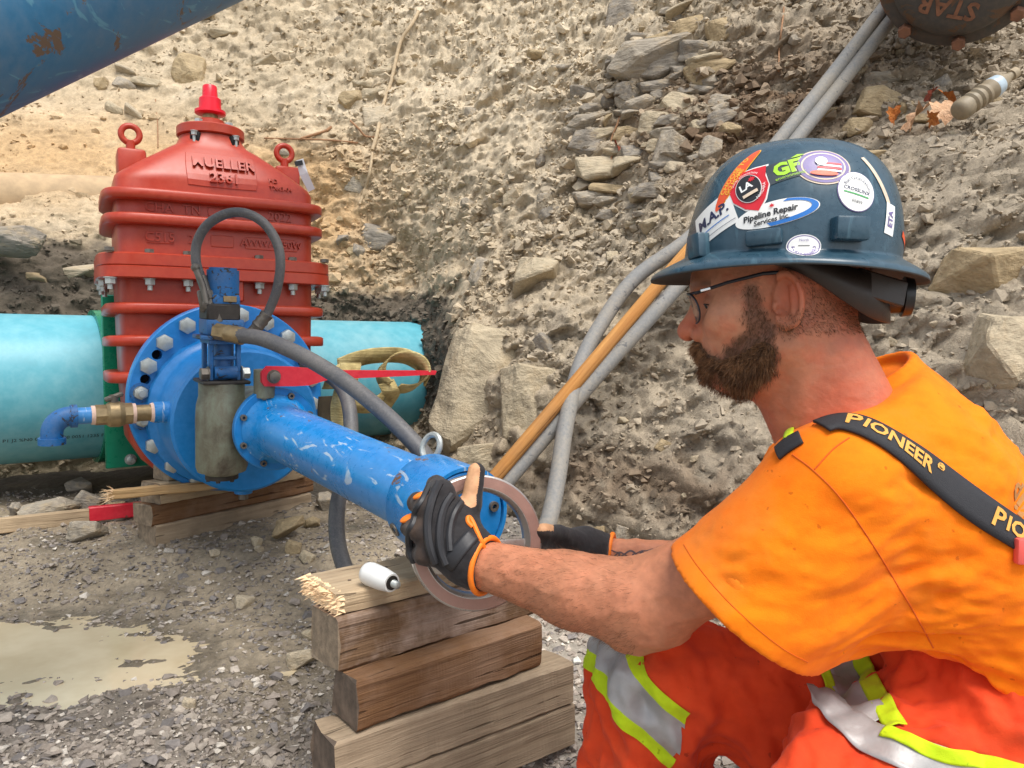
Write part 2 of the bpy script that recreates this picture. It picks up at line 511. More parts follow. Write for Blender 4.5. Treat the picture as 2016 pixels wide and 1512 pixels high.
# soil colours laid down by layer and place
def region(cx, cz, rx, rz, x=None, z=None):
    return np.exp(-(((X if x is None else x) - cx) / rx) ** 2 - (((Z if z is None else z) - cz) / rz) ** 2)
nz3 = fbm(Q * 2.6 + 9, 4, .6); nf = fbm(Q * 9 + 3, 4, .65)
TAN = np.array(lin((194, 177, 149))) * .88; PALE = np.array(lin((214, 199, 173))) * .92; GREY = np.array(lin((164, 152, 134))) * .90
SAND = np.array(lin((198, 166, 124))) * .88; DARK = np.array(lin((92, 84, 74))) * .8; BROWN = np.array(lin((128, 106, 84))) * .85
colb = np.ones(X.shape + (3,)) * TAN
def blend(c, w):
    global colb
    w = np.clip(w, 0, 1)[..., None]; colb = colb * (1 - w) + c * w
blend(PALE, sstep(.0, .7, nz3) * .7)
blend(GREY, sstep(-.9, 1.0, X + .5 * nz3 - .55 * (Z - .9)) * .8)
blend(PALE, region(.1, 2.2, .8, .8) * .6)
blend(SAND, (region(-2.6, 1.75, 1.0, .35) + region(-1.05, 1.4, .32, .35) + region(-1.5, 1.75, .5, .16)) * sstep(-.5, .3, nz3 + .45) * 1.0)
blend(SAND * .95, region(-.75, 1.05, .3, .16) * sstep(-.2, .3, nf) * .7)
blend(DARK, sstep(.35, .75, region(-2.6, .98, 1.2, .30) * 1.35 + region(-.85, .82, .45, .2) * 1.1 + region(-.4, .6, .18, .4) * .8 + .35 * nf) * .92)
blend(BROWN, (region(1.0, 1.85, .55, .3) + region(.9, 1.6, .4, .22)) * sstep(-.5, .3, nf + .2) * .75)
blend(BROWN * .8, region(.45, .28, .7, .1) * sstep(-.4, .3, nf + .2) * .8)
colb *= (1 + .16 * nf + .10 * fin)[..., None]
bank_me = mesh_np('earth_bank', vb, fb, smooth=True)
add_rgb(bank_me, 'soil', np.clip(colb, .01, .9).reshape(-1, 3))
def soil_material(name, gain=1.0, wet=False):
    t = NT(name); a = t.attr('soil'); v = t.coord('Object')
    n = t.noise(v, 38, 6, .7); n2 = t.noise(v, 160, 4, .7); n3 = t.noise(v, 7, 5, .65)
    m = t.math('ADD', t.math('MULTIPLY', n, .55), t.math('ADD', t.math('MULTIPLY', n2, .3), t.math('MULTIPLY', n3, .3)))
    c = t.mix(1.0, a.outputs['Color'], t.ramp(m, [(.36, .55), (.57, 1.0), (.74, 1.35)]), 'MULTIPLY')
    h = t.math('ADD', n, t.math('MULTIPLY', n2, .5))
    return t.out(c, .92, 0.0, t.bump(h, .8, .012), .25)
M_SOIL = soil_material('bank_soil')
bank_me.materials.append(M_SOIL)
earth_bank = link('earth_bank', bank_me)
tag(earth_bank, 'tan dug earth bank full of stones behind the valve and the man', None, None, 'structure')
BANK = bvh_of(vb, fb)
def hit(px, py, tree=None):
    d = ray(px, py); h = (tree or BANK).ray_cast(V(CAM), V(unit(d)))
    return h

# ---- trench floor
PUD = [(-1.16, 1.74, .50, .27, -.020)]
def floor_z(x, y):
    z = .10 * sstep(2.0, 2.5, y) + .03 * sstep(2.4, 3.4, y)
    p = np.stack([x, y, np.zeros_like(x)], -1)
    z = z + .022 * fbm(p * 2.2, 3) + .020 * fbm(p * np.array([6, 13, 1]), 4, .6) + .0075 * fbm(p * 42, 3, .6)
    for cx, cy, rx, ry, lv in PUD:
        e = np.sqrt(((x - cx) / rx) ** 2 + ((y - cy) / ry) ** 2) * (1 + .55 * fbm(p * np.array([3.2, 6.5, 1]) + 8, 3, .6))
        z = z - .034 * np.exp(-e ** 2.4)
        e = np.sqrt(((x - cx) / rx) ** 2 + ((y - cy) / ry) ** 2); k = sstep(1.1, 1.28, e) * sstep(1.9, 1.5, e)
        z = z + k * np.maximum(0, lv + .007 - z)
    z = z - .20 * np.exp(-(((x - .05) / .5) ** 2 + ((y - 1.2) / .42) ** 2))
    return z
fx = graded((-9, -2.4, .15), (-2.4, .9, .011), (.9, 6, .15)); fy = graded((-4, .6, .12), (.6, 3.2, .011), (3.2, 7, .12))
GX, GY = np.meshgrid(fx, fy, indexing='ij'); GZ = floor_z(GX, GY)
vg = np.stack([GX, GY, GZ], -1).reshape(-1, 3)
n1_, n2_ = GX.shape; jj = np.arange(n1_ * n2_).reshape(n1_, n2_)
fg = np.stack([jj[:-1, :-1], jj[1:, :-1], jj[1:, 1:], jj[:-1, 1:]], -1).reshape(-1, 4)
gp = np.stack([GX, GY, GX * 0], -1); gn = fbm(gp * 3, 4, .6); gf = fbm(gp * 14, 4, .65)
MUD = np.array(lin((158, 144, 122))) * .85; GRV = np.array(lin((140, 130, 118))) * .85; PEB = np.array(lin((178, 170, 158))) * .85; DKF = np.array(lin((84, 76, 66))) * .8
cg = np.ones(GX.shape + (3,)) * MUD
def gblend(c, w):
    global cg
    w = np.clip(w, 0, 1)[..., None]; cg = cg * (1 - w) + c * w
gblend(GRV, sstep(1.75, 1.35, GY + .2 * gn)); gblend(PEB, sstep(-.55, .15, GX + .2 * gn) * .8)
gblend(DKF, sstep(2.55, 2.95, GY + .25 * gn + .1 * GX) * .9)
gblend(MUD * .8, sstep(.1, .6, gn) * .6)
cg *= (1 + .18 * gf)[..., None]
wet = np.zeros_like(GX)
for i, (cx, cy, rx, ry, lv) in enumerate(PUD):
    lvz = lv
    nearp = sstep(2.3, 1.1, np.sqrt(((GX - cx) / rx) ** 2 + ((GY - cy) / ry) ** 2))
    wet = np.maximum(wet, nearp * sstep(.022, .002, GZ - lvz))
wet = np.maximum(wet, .8 * sstep(.15, .6, gn) * sstep(-.2, -.6, GX))
cg *= (1 - .42 * wet)[..., None]
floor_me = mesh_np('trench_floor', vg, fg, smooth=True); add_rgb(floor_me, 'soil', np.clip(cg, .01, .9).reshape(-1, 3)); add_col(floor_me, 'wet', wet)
def floor_material():
    t = NT('trench_mud'); a = t.attr('soil'); v = t.coord('Object')
    n = t.noise(v, 60, 6, .7); n2 = t.noise(v, 220, 3, .7); n3 = t.noise(v, 3.5, 4, .6)
    c = t.mix(1.0, a.outputs['Color'], t.ramp(n, [(.3, .62), (.55, 1.0), (.75, 1.3)]), 'MULTIPLY')
    return t.out(c, t.math('SUBTRACT', t.ramp(n3, [(.38, .62), (.6, .92)]), t.math('MULTIPLY', t.attr('wet').outputs['Fac'], .45)), 0.0, t.bump(t.math('ADD', n, t.math('MULTIPLY', n2, .5)), .7, .006), .4)
floor_me.materials.append(floor_material())
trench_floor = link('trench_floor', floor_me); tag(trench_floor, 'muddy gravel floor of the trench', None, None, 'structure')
FLOOR = bvh_of(vg, fg)
def gz_at(x, y):
    h = FLOOR.ray_cast(Vector((x, y, 3)), Vector((0, 0, -1))); return h[0].z if h[0] else 0.0

def water_material():
    t = NT('muddy_water'); v = t.coord('Object'); n = t.noise(v, 5, 4); n2 = t.noise(v, 30, 3)
    c = t.ramp(n, [(.35, np.array(lin((200, 182, 148)))), (.65, np.array(lin((220, 204, 172))))])
    return t.out(c, .06, 0.0, t.bump(n2, .05, .004), .6, Alpha=.82)
M_WATER = water_material()
for i, (cx, cy, rx, ry, lv) in enumerate(PUD):
    k = 40; base = lv
    vv = [(cx, cy, base)] + [(cx + 1.35 * rx * math.cos(2 * math.pi * j / k), cy + 1.35 * ry * math.sin(2 * math.pi * j / k), base) for j in range(k)]
    o = link('puddle', mesh_np('puddle', np.array(vv), [[0, 1 + j, 1 + (j + 1) % k] for j in range(k)], mats=[M_WATER])); tag(o, 'shallow tan puddle across the gravel', None, None, 'structure')

# ---- rocks
def rock_proto(seed, n=14, flat=(1, 1, 1), bev=.05, sub=0, rough=.05):
    rs = np.random.RandomState(seed)
    p = rs.normal(size=(n, 3)); p /= np.linalg.norm(p, axis=1)[:, None]
    p = np.sign(p) * np.abs(p) ** .75
    p *= rs.uniform(.8, 1.1, (n, 1)) * np.array(flat)
    bm = bmesh.new()
    for q in p: bm.verts.new(V(q))
    r = bmesh.ops.convex_hull(bm, input=bm.verts[:])
    bmesh.ops.delete(bm, geom=[x for x in r['geom_interior'] if isinstance(x, bmesh.types.BMVert)], context='VERTS')
    bmesh.ops.dissolve_limit(bm, angle_limit=.22, verts=bm.verts[:], edges=bm.edges[:])
    if bev: bmesh.ops.bevel(bm, geom=bm.edges[:], offset=bev, segments=1, profile=.5, affect='EDGES')
    if sub:
        bmesh.ops.triangulate(bm, faces=bm.faces[:])
        for _ in range(sub): bmesh.ops.subdivide_edges(bm, edges=bm.edges[:], cuts=1, use_grid_fill=True)
        co = np.array([v.co[:] for v in bm.verts]); nn = np.array([v.normal[:] for v in bm.verts])
        dd = fbm(co * 2.2 + seed, 4, .6) * rough * 1.6
        for v, q in zip(bm.verts, co + dd[:, None] * unit(co.T).T / 1.0 * 1.0 if False else co * (1 + dd[:, None])): v.co = V(q)
    bmesh.ops.triangulate(bm, faces=bm.faces[:])
    bm.verts.ensure_lookup_table(); bm.verts.index_update()
    v = np.array([q.co[:] for q in bm.verts], np.float32); f = np.array([[w.index for w in q.verts] for q in bm.faces], np.int32)
    bm.free(); return v, f
PEBBLES = [rock_proto(100 + s, 11 if s < 6 else 9, (1, .9, .75) if s < 6 else (1, .8, .45), 0) for s in range(12)]
def rand_rot(rs, n):
    q = rs.normal(size=(n, 4)); q /= np.linalg.norm(q, axis=1)[:, None]; w, x, y, z = q.T
    return np.stack([np.stack([1-2*(y*y+z*z), 2*(x*y-w*z), 2*(x*z+w*y)], -1), np.stack([2*(x*y+w*z), 1-2*(x*x+z*z), 2*(y*z-w*x)], -1), np.stack([2*(x*z-w*y), 2*(y*z+w*x), 1-2*(x*x+y*y)], -1)], 1)
def scatter(name, pos, size, col, rs, flatten=None, mat=None):
    vs, fs, cs = [], [], []; off = 0
    which = rs.randint(0, len(PEBBLES), len(pos)); Rm = rand_rot(rs, len(pos))
    for k, (pv, pf) in enumerate(PEBBLES):
        m = which == k
        if not m.any(): continue
        q = np.einsum('nij,vj->nvi', Rm[m], pv) * size[m][:, None, None]
        if flatten is not None: q[..., 2] *= flatten
        q = q + pos[m][:, None]
        nn = m.sum(); vs.append(q.reshape(-1, 3))
        fs.append((pf[None] + off + (np.arange(nn) * len(pv))[:, None, None]).reshape(-1, 3)); off += nn * len(pv)
        cs.append(np.repeat(col[m], len(pv), 0))
    me = mesh_np(name, np.concatenate(vs), np.concatenate(fs), False, [mat] if mat else [])
    add_rgb(me, 'soil', np.concatenate(cs)); return link(name, me)
def stone_material(name):
    t = NT(name); a = t.attr('soil'); v = t.coord('Object'); n = t.noise(v, 90, 5, .7)
    c = t.mix(1.0, a.outputs['Color'], t.ramp(n, [(.3, .75), (.7, 1.2)]), 'MULTIPLY')
    return t.out(c, .85, 0.0, t.bump(n, .5, .004), .3)
M_PEB = stone_material('pebble')
rs = np.random.RandomState(3)
# gravel on the floor
N = 84000
u = rs.rand(N); yy = 1.0 + 2.1 * u ** 1.6; xx = rs.uniform(-.74, .52, N) * yy
zz = floor_z(xx, yy); keep = np.ones(N, bool)
for cx, cy, rx, ry, lv in PUD:
    w = np.exp(-(((xx - cx) / rx) ** 2 + ((yy - cy) / ry) ** 2) ** 1.3); keep &= (rs.rand(N) > w * .88)
dens = fbm(np.stack([xx, yy, xx * 0], -1) * 3.2, 3)
keep &= rs.rand(N) < np.clip(.62 + 1.1 * dens + .6 * sstep(1.9, 1.4, yy), .10, 1)
xx, yy, zz = xx[keep], yy[keep], zz[keep]; n = len(xx)
sz = np.exp(rs.normal(np.log(.0040), .62, n)) * (1 + .35 * sstep(-.5, .1, xx)); sz = np.clip(sz, .0018, .021)
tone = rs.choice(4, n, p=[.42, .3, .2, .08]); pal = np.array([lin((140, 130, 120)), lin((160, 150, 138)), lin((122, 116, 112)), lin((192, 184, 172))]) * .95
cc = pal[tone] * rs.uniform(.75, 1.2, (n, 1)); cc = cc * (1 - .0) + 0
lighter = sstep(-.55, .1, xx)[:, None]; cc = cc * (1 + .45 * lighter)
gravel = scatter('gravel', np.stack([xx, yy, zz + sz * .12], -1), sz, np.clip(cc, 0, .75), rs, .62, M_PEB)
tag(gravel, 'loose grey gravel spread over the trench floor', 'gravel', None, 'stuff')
# crumbs and clods over the bank
ok = (vb[:, 0] > -3.0) & (vb[:, 0] < 2.2) & (vb[:, 2] > .05) & (vb[:, 2] < 3.2)
near = np.where(ok)[0]; sel = near[rs.randint(0, len(near), 110000)]
pp = vb[sel] + rs.normal(0, .004, (len(sel), 3))
sand_w = sandy.reshape(-1)[sel]; clus = fbm(vb[sel] * 3.1 + 40, 3) + .6 * fbm(vb[sel] * 11, 2)
kp = (rs.rand(len(sel)) > sand_w * .9) & (rs.rand(len(sel)) < np.clip(.42 + .25 * sstep(.0, .5, vb[sel][:, 0]) + 1.3 * clus, .04 + .16 * sstep(.0, .5, vb[sel][:, 0]), 1))
pp, sel = pp[kp], sel[kp]
dd = np.linalg.norm(pp - CAM, axis=1)
sz = np.clip(np.exp(rs.normal(np.log(.0052), .72, len(sel))), .0025, .034) * np.clip(dd / 2.6, .75, 1.4)
cc = np.clip(colb.reshape(-1, 3)[sel] * rs.uniform(.8, 1.2, (len(sel), 1)), 0, .8)
crumbs = scatter('soil_crumbs', pp, sz, cc, rs, .75, M_PEB); crumbs.parent = earth_bank; crumbs['kind'] = 'stuff'
# stones of the bank that can be told apart: one object each
TINTS = [lin((182, 168, 142)), lin((164, 154, 138)), lin((146, 138, 126)), lin((174, 154, 120)), lin((184, 170, 146))]
STONE_M = []
for k, c in enumerate(TINTS):
    t = NT('stone_%s' % 'abcde'[k]); v = t.coord('Object'); n = t.noise(v, 3.0, 6, .65, .3); n2 = t.noise(t.coord('Object', (1, 1, 2.6)), 2.4, 6, .65); nd = t.noise(v, 1.6, 5, .7)
    c = np.array(c) * 1.0
    cl = t.ramp(t.math('ADD', t.math('MULTIPLY', n, .5), t.math('MULTIPLY', n2, .5)), [(.32, c * .62), (.52, c), (.7, np.minimum(c * 1.3, .8))])
    cl = t.mix(t.ramp(nd, [(.5, 0.0), (.66, .75)]), cl, np.array(lin((190, 170, 138))) * .8)
    STONE_M.append(t.out(cl, .85, 0.0, t.bump(t.math('ADD', n, n2), .4, .10), .3))
ROCKS = {}
def rock_mesh(seed, tint, kind='block'):
    key = (seed % 7, tint, kind)
    if key not in ROCKS:
        fl = {'block': (1, .8, .75), 'slab': (1, .8, .36), 'round': (1, .85, .8)}[kind]
        v, f = rock_proto(200 + seed % 7 + 31 * len(kind), {'block': 16, 'slab': 15, 'round': 40}[kind], fl, .045, 2, .05)
        v = v / np.abs(v).max(0)
        ROCKS[key] = mesh_np('stone', v, f, smooth=False, mats=[STONE_M[tint]])
    return ROCKS[key]
def place_stone(p, sx, sy, sz, roll, seed, tint, kind, parent=earth_bank, yaw=0.0, name='stone'):
    o = link(name, rock_mesh(seed, tint, kind))
    o.location = V(p); o.scale = (sx, sy, sz); o.rotation_euler = (rs.uniform(-.15, .15), roll, yaw)
    if parent is not None: o.parent = parent
    return o
def bank_stone(px, py, w, h, roll=0.0, tint=0, kind='block', seed=None, sink=.35):
    hh = hit(px, py)
    if hh[0] is None: return None
    d = (np.array(hh[0]) - CAM) @ CF
    sx, sz_ = w / 2 / F_PX * d, h / 2 / F_PX * d
    sy = .5 * (sx + sz_) * .8
    return place_stone(np.array(hh[0]) + np.array([0, sy * sink * .6, 0]), sx, sy, sz_, roll, rs.randint(99) if seed is None else seed, tint, kind)
BIG = [(960,805,230,320,.16,0,'block',2,1.25),(1050,800,150,190,-.25,0,'block',5,1.0),(905,840,80,200,.08,1,'block',3,.7),(1960,545,190,190,.1,3,'block',4,.2),(1995,700,170,190,-.2,0,'block',1,.2),(1850,760,90,60,.2,0,'block',3,.3),
 (1285,120,190,90,-.15,1,'slab',2,.2),(1180,330,110,60,0,0,'block',6,.2),(1340,215,90,70,-.1,0,'block',1,.2),(1400,140,110,60,-.25,3,'slab',5,.2),(1060,560,100,110,.1,0,'block',0,.3),(1170,390,90,40,0,1,'slab',3,.2), # px, py, w, h, roll, tint, kind
 (375,148,80,85,.3,3,'round'),(1240,30,110,75,-.2,2,'block'),(1320,130,140,70,-.1,2,'block'),(1235,120,80,50,-.1,1,'slab'),(1165,240,100,36,-.1,1,'slab'),
 (1180,265,80,40,0,1,'slab'),(1150,180,60,30,.1,2,'slab'),(1235,265,60,34,0,3,'block'),(1200,200,36,32,.3,2,'block'),(1240,185,44,40,.2,2,'block'),(1275,180,40,36,0,1,'block'),(1300,190,50,30,0,2,'block'),
 (1165,350,60,50,.1,1,'block'),(1240,330,70,50,0,0,'block'),(1290,250,70,60,0,0,'block'),(1320,300,70,90,.1,1,'block'),(1210,375,110,26,.1,3,'slab'),(1110,135,70,26,-.1,1,'slab'),
 (1060,110,50,24,.2,3,'slab'),(1375,250,40,30,.2,0,'block'),(1400,300,50,60,.2,1,'block'),(1360,60,80,50,-.3,3,'block'),(1300,80,80,36,-.3,3,'slab'),(1385,95,60,30,-.2,4,'slab'),(1420,60,60,60,-.2,3,'slab'),
 (750,145,60,34,-.4,0,'slab'),(710,168,46,26,0,0,'slab'),(690,195,50,40,-.3,3,'block'),(740,230,60,56,0,4,'block'),(735,190,60,36,0,0,'slab'),(700,365,44,36,0,1,'block'),(560,300,30,18,.5,1,'slab'),
 (925,225,26,36,.2,1,'slab'),(1060,315,50,40,-.5,2,'slab'),(1010,390,50,30,-.4,0,'block'),(985,415,30,26,-.4,4,'block'),(1080,420,50,26,-.2,2,'slab'),(745,470,90,60,0,2,'round'),(675,475,26,26,0,2,'block'),(700,495,30,34,.6,2,'slab'),
 (960,455,40,30,-.5,0,'slab'),(945,545,44,80,.3,1,'slab'),(1060,545,80,76,.2,2,'block'),(1075,690,50,70,-.7,2,'slab'),(900,720,40,110,0,1,'block'),(950,905,130,80,-.3,0,'block'),(905,860,50,90,.1,1,'block'),
 (1730,205,90,70,.1,3,'block'),(1690,250,60,40,.1,3,'slab'),(1740,160,80,40,0,1,'slab'),(1785,215,40,36,0,3,'slab'),(1720,310,70,50,0,3,'block'),(1700,260,90,22,0,4,'slab'),(1640,225,40,30,0,3,'block'),(1600,240,50,60,-.7,3,'slab'),(1440,255,50,28,.1,3,'block'),
 (1410,215,40,40,0,1,'block'),(1810,235,60,24,0,3,'slab'),(1850,170,40,70,1.0,2,'slab'),(1960,200,40,24,.5,3,'slab'),(1330,330,60,26,.2,4,'slab'),
 (150,538,90,34,-.15,4,'slab'),(70,548,50,24,.3,3,'slab'),(250,140,60,20,.4,4,'slab'),(235,165,60,30,.5,1,'slab'),(290,165,70,24,.2,0,'slab'),(225,215,40,24,.7,0,'slab'),(265,225,60,22,.7,4,'slab'),(190,165,40,30,.2,3,'block'),(440,65,60,20,0,0,'slab'),(530,80,50,24,-.4,4,'slab'),(520,125,60,22,-.4,0,'slab'),
 (1230,1060,50,60,0,1,'block'),(1180,1055,30,40,0,3,'block'),(1310,880,40,30,.3,3,'block'),(1230,830,40,20,.2,0,'slab'),(1380,690,30,20,0,0,'block'),(1290,480,50,22,.2,4,'slab'),(1290,440,60,30,-.3,0,'slab'),(1220,560,40,22,0,0,'slab')]
for b in BIG: bank_stone(*b)
for k in range(175):                       # the broken shale outcrop above the hoses
    px = rs.uniform(1110, 1470); py = rs.uniform(-10, 440)
    if abs(px - 1285 - .25 * (200 - py)) / 160 + abs(py - 215) / 240 > 1.1: continue
    w = rs.uniform(26, 84); bank_stone(px, py, w, w * rs.uniform(.26, .6), rs.uniform(-.28, .12), int(rs.choice([0, 1, 2, 2, 1])), rs.choice(['slab', 'block']), None, .15)
for k in range(72):
    px = rs.uniform(560, 2010); py = rs.uniform(5, 1000)
    if px < 880 and py > 560: continue
    w = rs.uniform(14, 34); bank_stone(px, py, w, w * rs.uniform(.5, .9), rs.uniform(-.6, .6), int(rs.choice([0, 0, 3, 4, 1])), rs.choice(['slab', 'block']))
# ------------------------------------------------------------------ helpers for assemblies
def keep(o, root):
    """parent a part whose mesh is in world coordinates"""
    o.parent = root; o.matrix_parent_inverse = root.matrix_world.inverted(); return o
def project(tree, v, org, xd, yd, rd, off=.0012, back=.3, zs=1.0):
    xd, yd, rd = (np.asarray(q, float) for q in (xd, yd, rd)); out = []
    for p in v:
        b = np.asarray(org, float) + xd * p[0] + yd * p[1]
        h = tree.ray_cast(V(b - rd * back), V(rd))
        q = np.array(h[0]) if h[0] is not None else b
        out.append(q - rd * (off + p[2] * zs))
    return np.array(out)
def decal(name, geo, mat, tree, org, xd, yd, rd, parent=None, off=.0012, back=.3, smooth=False):
    v, f = geo
    o = link(name, mesh_np(name, project(tree, v, org, xd, yd, rd, off, back), f, smooth, [mat]))
    if parent is not None: keep(o, parent)
    return o
def grid_geo(w, h, nx=8, ny=6, rnd=0.0):
    """flat rounded patch as a grid; rnd 1 -> ellipse, 0 -> rectangle"""
    xs = np.linspace(-1, 1, nx + 1); ys = np.linspace(-1, 1, ny + 1); v = []
    for y in ys:
        for x in xs:
            if rnd > 0:
                ex, ey = x * math.sqrt(1 - .5 * y * y), y * math.sqrt(1 - .5 * x * x)
                x2, y2 = x * (1 - rnd) + ex * rnd, y * (1 - rnd) + ey * rnd
            else: x2, y2 = x, y
            v.append((x2 * w / 2, y2 * h / 2, 0))
    n = nx + 1
    f = np.array([[j * n + i, j * n + i + 1, (j + 1) * n + i + 1, (j + 1) * n + i] for j in range(ny) for i in range(nx)])
    return np.array(v), f

# ------------------------------------------------------------------ materials of the works
BLUE = lin((4, 128, 200))
M_BLUE = painted('blue_paint', BLUE, lin((120, 92, 76)), chips=.635, rough=.26, scale=13, dust=lin((150, 160, 170)), dust_amt=.22, streak=lin((190, 205, 215)))
M_BLUE_C = painted('blue_flange_paint', lin((4, 120, 192)), lin((150, 120, 100)), chips=.70, rough=.35, scale=9, dust=lin((150, 160, 170)), dust_amt=.12)
M_BLUE_D = painted('worn_blue', lin((14, 96, 158)), lin((50, 48, 48)), chips=.575, rough=.5, scale=34, dust=lin((110, 105, 98)), dust_amt=.45)
M_RED = painted('red_epoxy', lin((172, 50, 26)), lin((120, 50, 34)), chips=.76, rough=.34, scale=9, dust=lin((150, 92, 66)), dust_amt=.3)
M_REDCAP = plain('red_plastic', lin((228, 22, 48)), .35, 0, .06, 20, .05)
M_REDLEV = painted('red_lever_paint', lin((205, 28, 50)), lin((110, 60, 50)), chips=.68, rough=.4, scale=14, dust=lin((140, 110, 100)), dust_amt=.2)
M_ZINC = plain('zinc', lin((176, 180, 176)), .42, .55, .16, 60, .2)
M_STEEL = plain('dull_steel', lin((112, 106, 98)), .5, .6, .25, 45, .3)
M_DARKST = plain('dark_steel', lin((62, 58, 54)), .55, .5, .35, 40, .3)
M_BRASS = plain('brass', lin((152, 132, 98)), .42, .65, .22, 50, .3)
M_TAPE = plain('thread_tape', lin((222, 190, 172)), .8, 0, .1, 60, .3)
M_RUBBER = painted('hose_rubber', lin((82, 82, 84)), lin((104, 102, 100)), chips=.60, rough=.5, scale=40, dust=lin((128, 122, 114)), dust_amt=.55)
M_GREYHOSE = painted('dusty_hose', lin((128, 128, 126)), lin((100, 100, 100)), chips=.62, rough=.7, scale=22, dust=lin((164, 152, 132)), dust_amt=.7)
M_HOLE = plain('bolt_hole_dark', (.004, .004, .005), .9, 0, 0, 10, 0)
M_AQUA = painted('aqua_pipe', lin((92, 170, 186)), lin((172, 152, 122)), chips=.84, rough=.42, scale=4, dust=lin((168, 184, 176)), dust_amt=.45)
M_GREEN = painted('green_sleeve', lin((0, 124, 92)), lin((30, 60, 50)), chips=.8, rough=.25, scale=6, dust=lin((60, 130, 110)), dust_amt=.2)
def bronze():
    t = NT('weathered_bronze'); v = t.coord('Object', (1, 1, 1)); n = t.noise(v, 14, 7, .7, .4); n2 = t.noise(t.coord('Object', (22, 4, 22)), 1, 4, .6)
    c = t.ramp(t.math('ADD', t.math('MULTIPLY', n, .6), t.math('MULTIPLY', n2, .4)), [(.34, lin((70, 60, 50))), (.48, lin((112, 110, 94))), (.6, lin((128, 136, 118))), (.72, lin((104, 86, 66)))])
    return t.out(c, .5, .25, t.bump(n, .4, .004))
M_BRONZE = bronze()
M_WHITE = plain('white_plastic', lin((226, 226, 222)), .35, 0, .05, 20, .05)
M_PAPER = plain('tag_paper', lin((226, 224, 226)), .6, 0, .04, 20, .05)
M_BLACK = plain('black_print', lin((30, 30, 34)), .6, 0, .1, 20, .05)
def wood(name, light, dark, grain=1.0, dirt=.4, dirtcol=lin((120, 104, 86))):
    t = NT(name); v = t.coord('Object', (1.5, 34 * grain, 34 * grain)); w = t.noise(v, 1.0, 6, .65, 1.2)
    v2 = t.coord('Object', (.8, 110, 110)); w2 = t.noise(v2, 1.0, 4, .6, .5); k = t.noise(t.coord('Object'), 6, 5, .65)
    c = t.ramp(t.math('ADD', t.math('MULTIPLY', w, .65), t.math('MULTIPLY', w2, .35)), [(.32, dark), (.52, [(a + b) / 2 for a, b in zip(light, dark)]), (.68, light)])
    c = t.mix(t.math('MULTIPLY', t.ramp(k, [(.45, 0.0), (.65, 1.0)]), dirt), c, dirtcol)
    cr = t.noise(t.coord('Object', (2.2, 60, 46)), 1.0, 3, .5, 1.0); ck = t.math('MULTIPLY', t.ramp(cr, [(.335, 1.0), (.36, 0.0)]), .75)
    c = t.mix(ck, c, [x * .35 for x in dark])
    return t.out(c, .8, 0.0, t.bump(t.math('SUBTRACT', t.math('ADD', w, w2), t.math('MULTIPLY', ck, 1.5)), .6, .007), .22)
M_WPALE = wood('pale_timber', np.array(lin((206, 184, 152))) * .95, np.array(lin((166, 142, 112))) * .95, .8, .35)
M_WGREY = wood('greyed_timber', np.array(lin((190, 170, 144))) * .95, np.array(lin((150, 130, 106))) * .9, .8, .5)
M_WBROWN = wood('brown_timber', np.array(lin((152, 114, 80))) * .9, np.array(lin((98, 68, 46))) * .9, 1.0, .5, lin((150, 124, 104)))
M_WOLD = wood('old_timber', np.array(lin((146, 116, 88))) * .9, np.array(lin((92, 70, 52))) * .9, 1.0, .85, lin((176, 156, 142)))
M_WYEL = wood('yellow_board', np.array(lin((216, 182, 132))) * .95, np.array(lin((178, 138, 92))) * .95, .9, .25)
M_WEND = plain('end_grain', np.array(lin((150, 132, 110))) * .8, .85, 0, .35, 60, .5)
M_WENDD = plain('dark_end_grain', np.array(lin((112, 96, 82))) * .8, .85, 0, .5, 30, .5)
M_SPLIN = plain('fresh_splinters', np.array(lin((232, 200, 158))), .8, 0, .15, 80, .4)
M_HANDLE = wood('varnished_handle', lin((206, 152, 88)), lin((160, 104, 52)), .8, .2)

# ------------------------------------------------------------------ tapping machine
B0 = at(545, 845, 2.10); B1 = at(915, 1019, 1.30)
AX = unit(B1 - B0); LT = float(np.linalg.norm(B1 - B0))
TAN_ = unit(np.array([-AX[1], AX[0], 0]))
MF = frame(B0, TAN_, AX)
mach = empty('tapping_machine', B0, 'blue pipe tapping machine bolted to the red valve, long scratched tube pointing at the man', 'tapping machine', None, MF)
def W2L(p): return np.array(MF.inverted() @ V(p))
Ap = W2L(at(455, 784, 2.515)); ZF = float(Ap[2]); FXc, FYc = float(Ap[0]), float(Ap[1])
Hp = W2L(at(488, 830, 2.32)); ZH = float(Hp[2]); HX, HY = float(Hp[0]), float(Hp[1])
RF = .310
def T3(x, y, z=0): return Matrix.Translation((x, y, z))
mb = MB(); mb.lathe([(0, ZF), (RF - .004, ZF), (RF, ZF - .004), (RF, ZF - .04), (0, ZF - .04)], T3(FXc, FYc), 96)
fl = mb.build('mounting_flange', M_BLUE_C, mach)
cut = MB()
for a in (147, 165, 219, 26):
    a = R_(a); c = np.array([FXc + RF * .86 * math.cos(a), FYc + RF * .86 * math.sin(a), 0])
    cut.cyl(c + [0, 0, ZF - .06], c + [0, 0, ZF + .02], .0155, seg=24)
co = cut.build('hole_cutter', M_HOLE); co.matrix_world = MF
bo = fl.modifiers.new('holes', 'BOOLEAN'); bo.object = co; bo.operation = 'DIFFERENCE'; bo.solver = 'EXACT'
dg = bpy.context.evaluated_depsgraph_get(); dg.update()
nm = bpy.data.meshes.new_from_object(fl.evaluated_get(dg)); fl.modifiers.clear(); fl.data = nm; nm.name = 'mounting_flange'
for p in nm.polygons: p.use_smooth = False
bpy.data.objects.remove(co)
nb = MB()
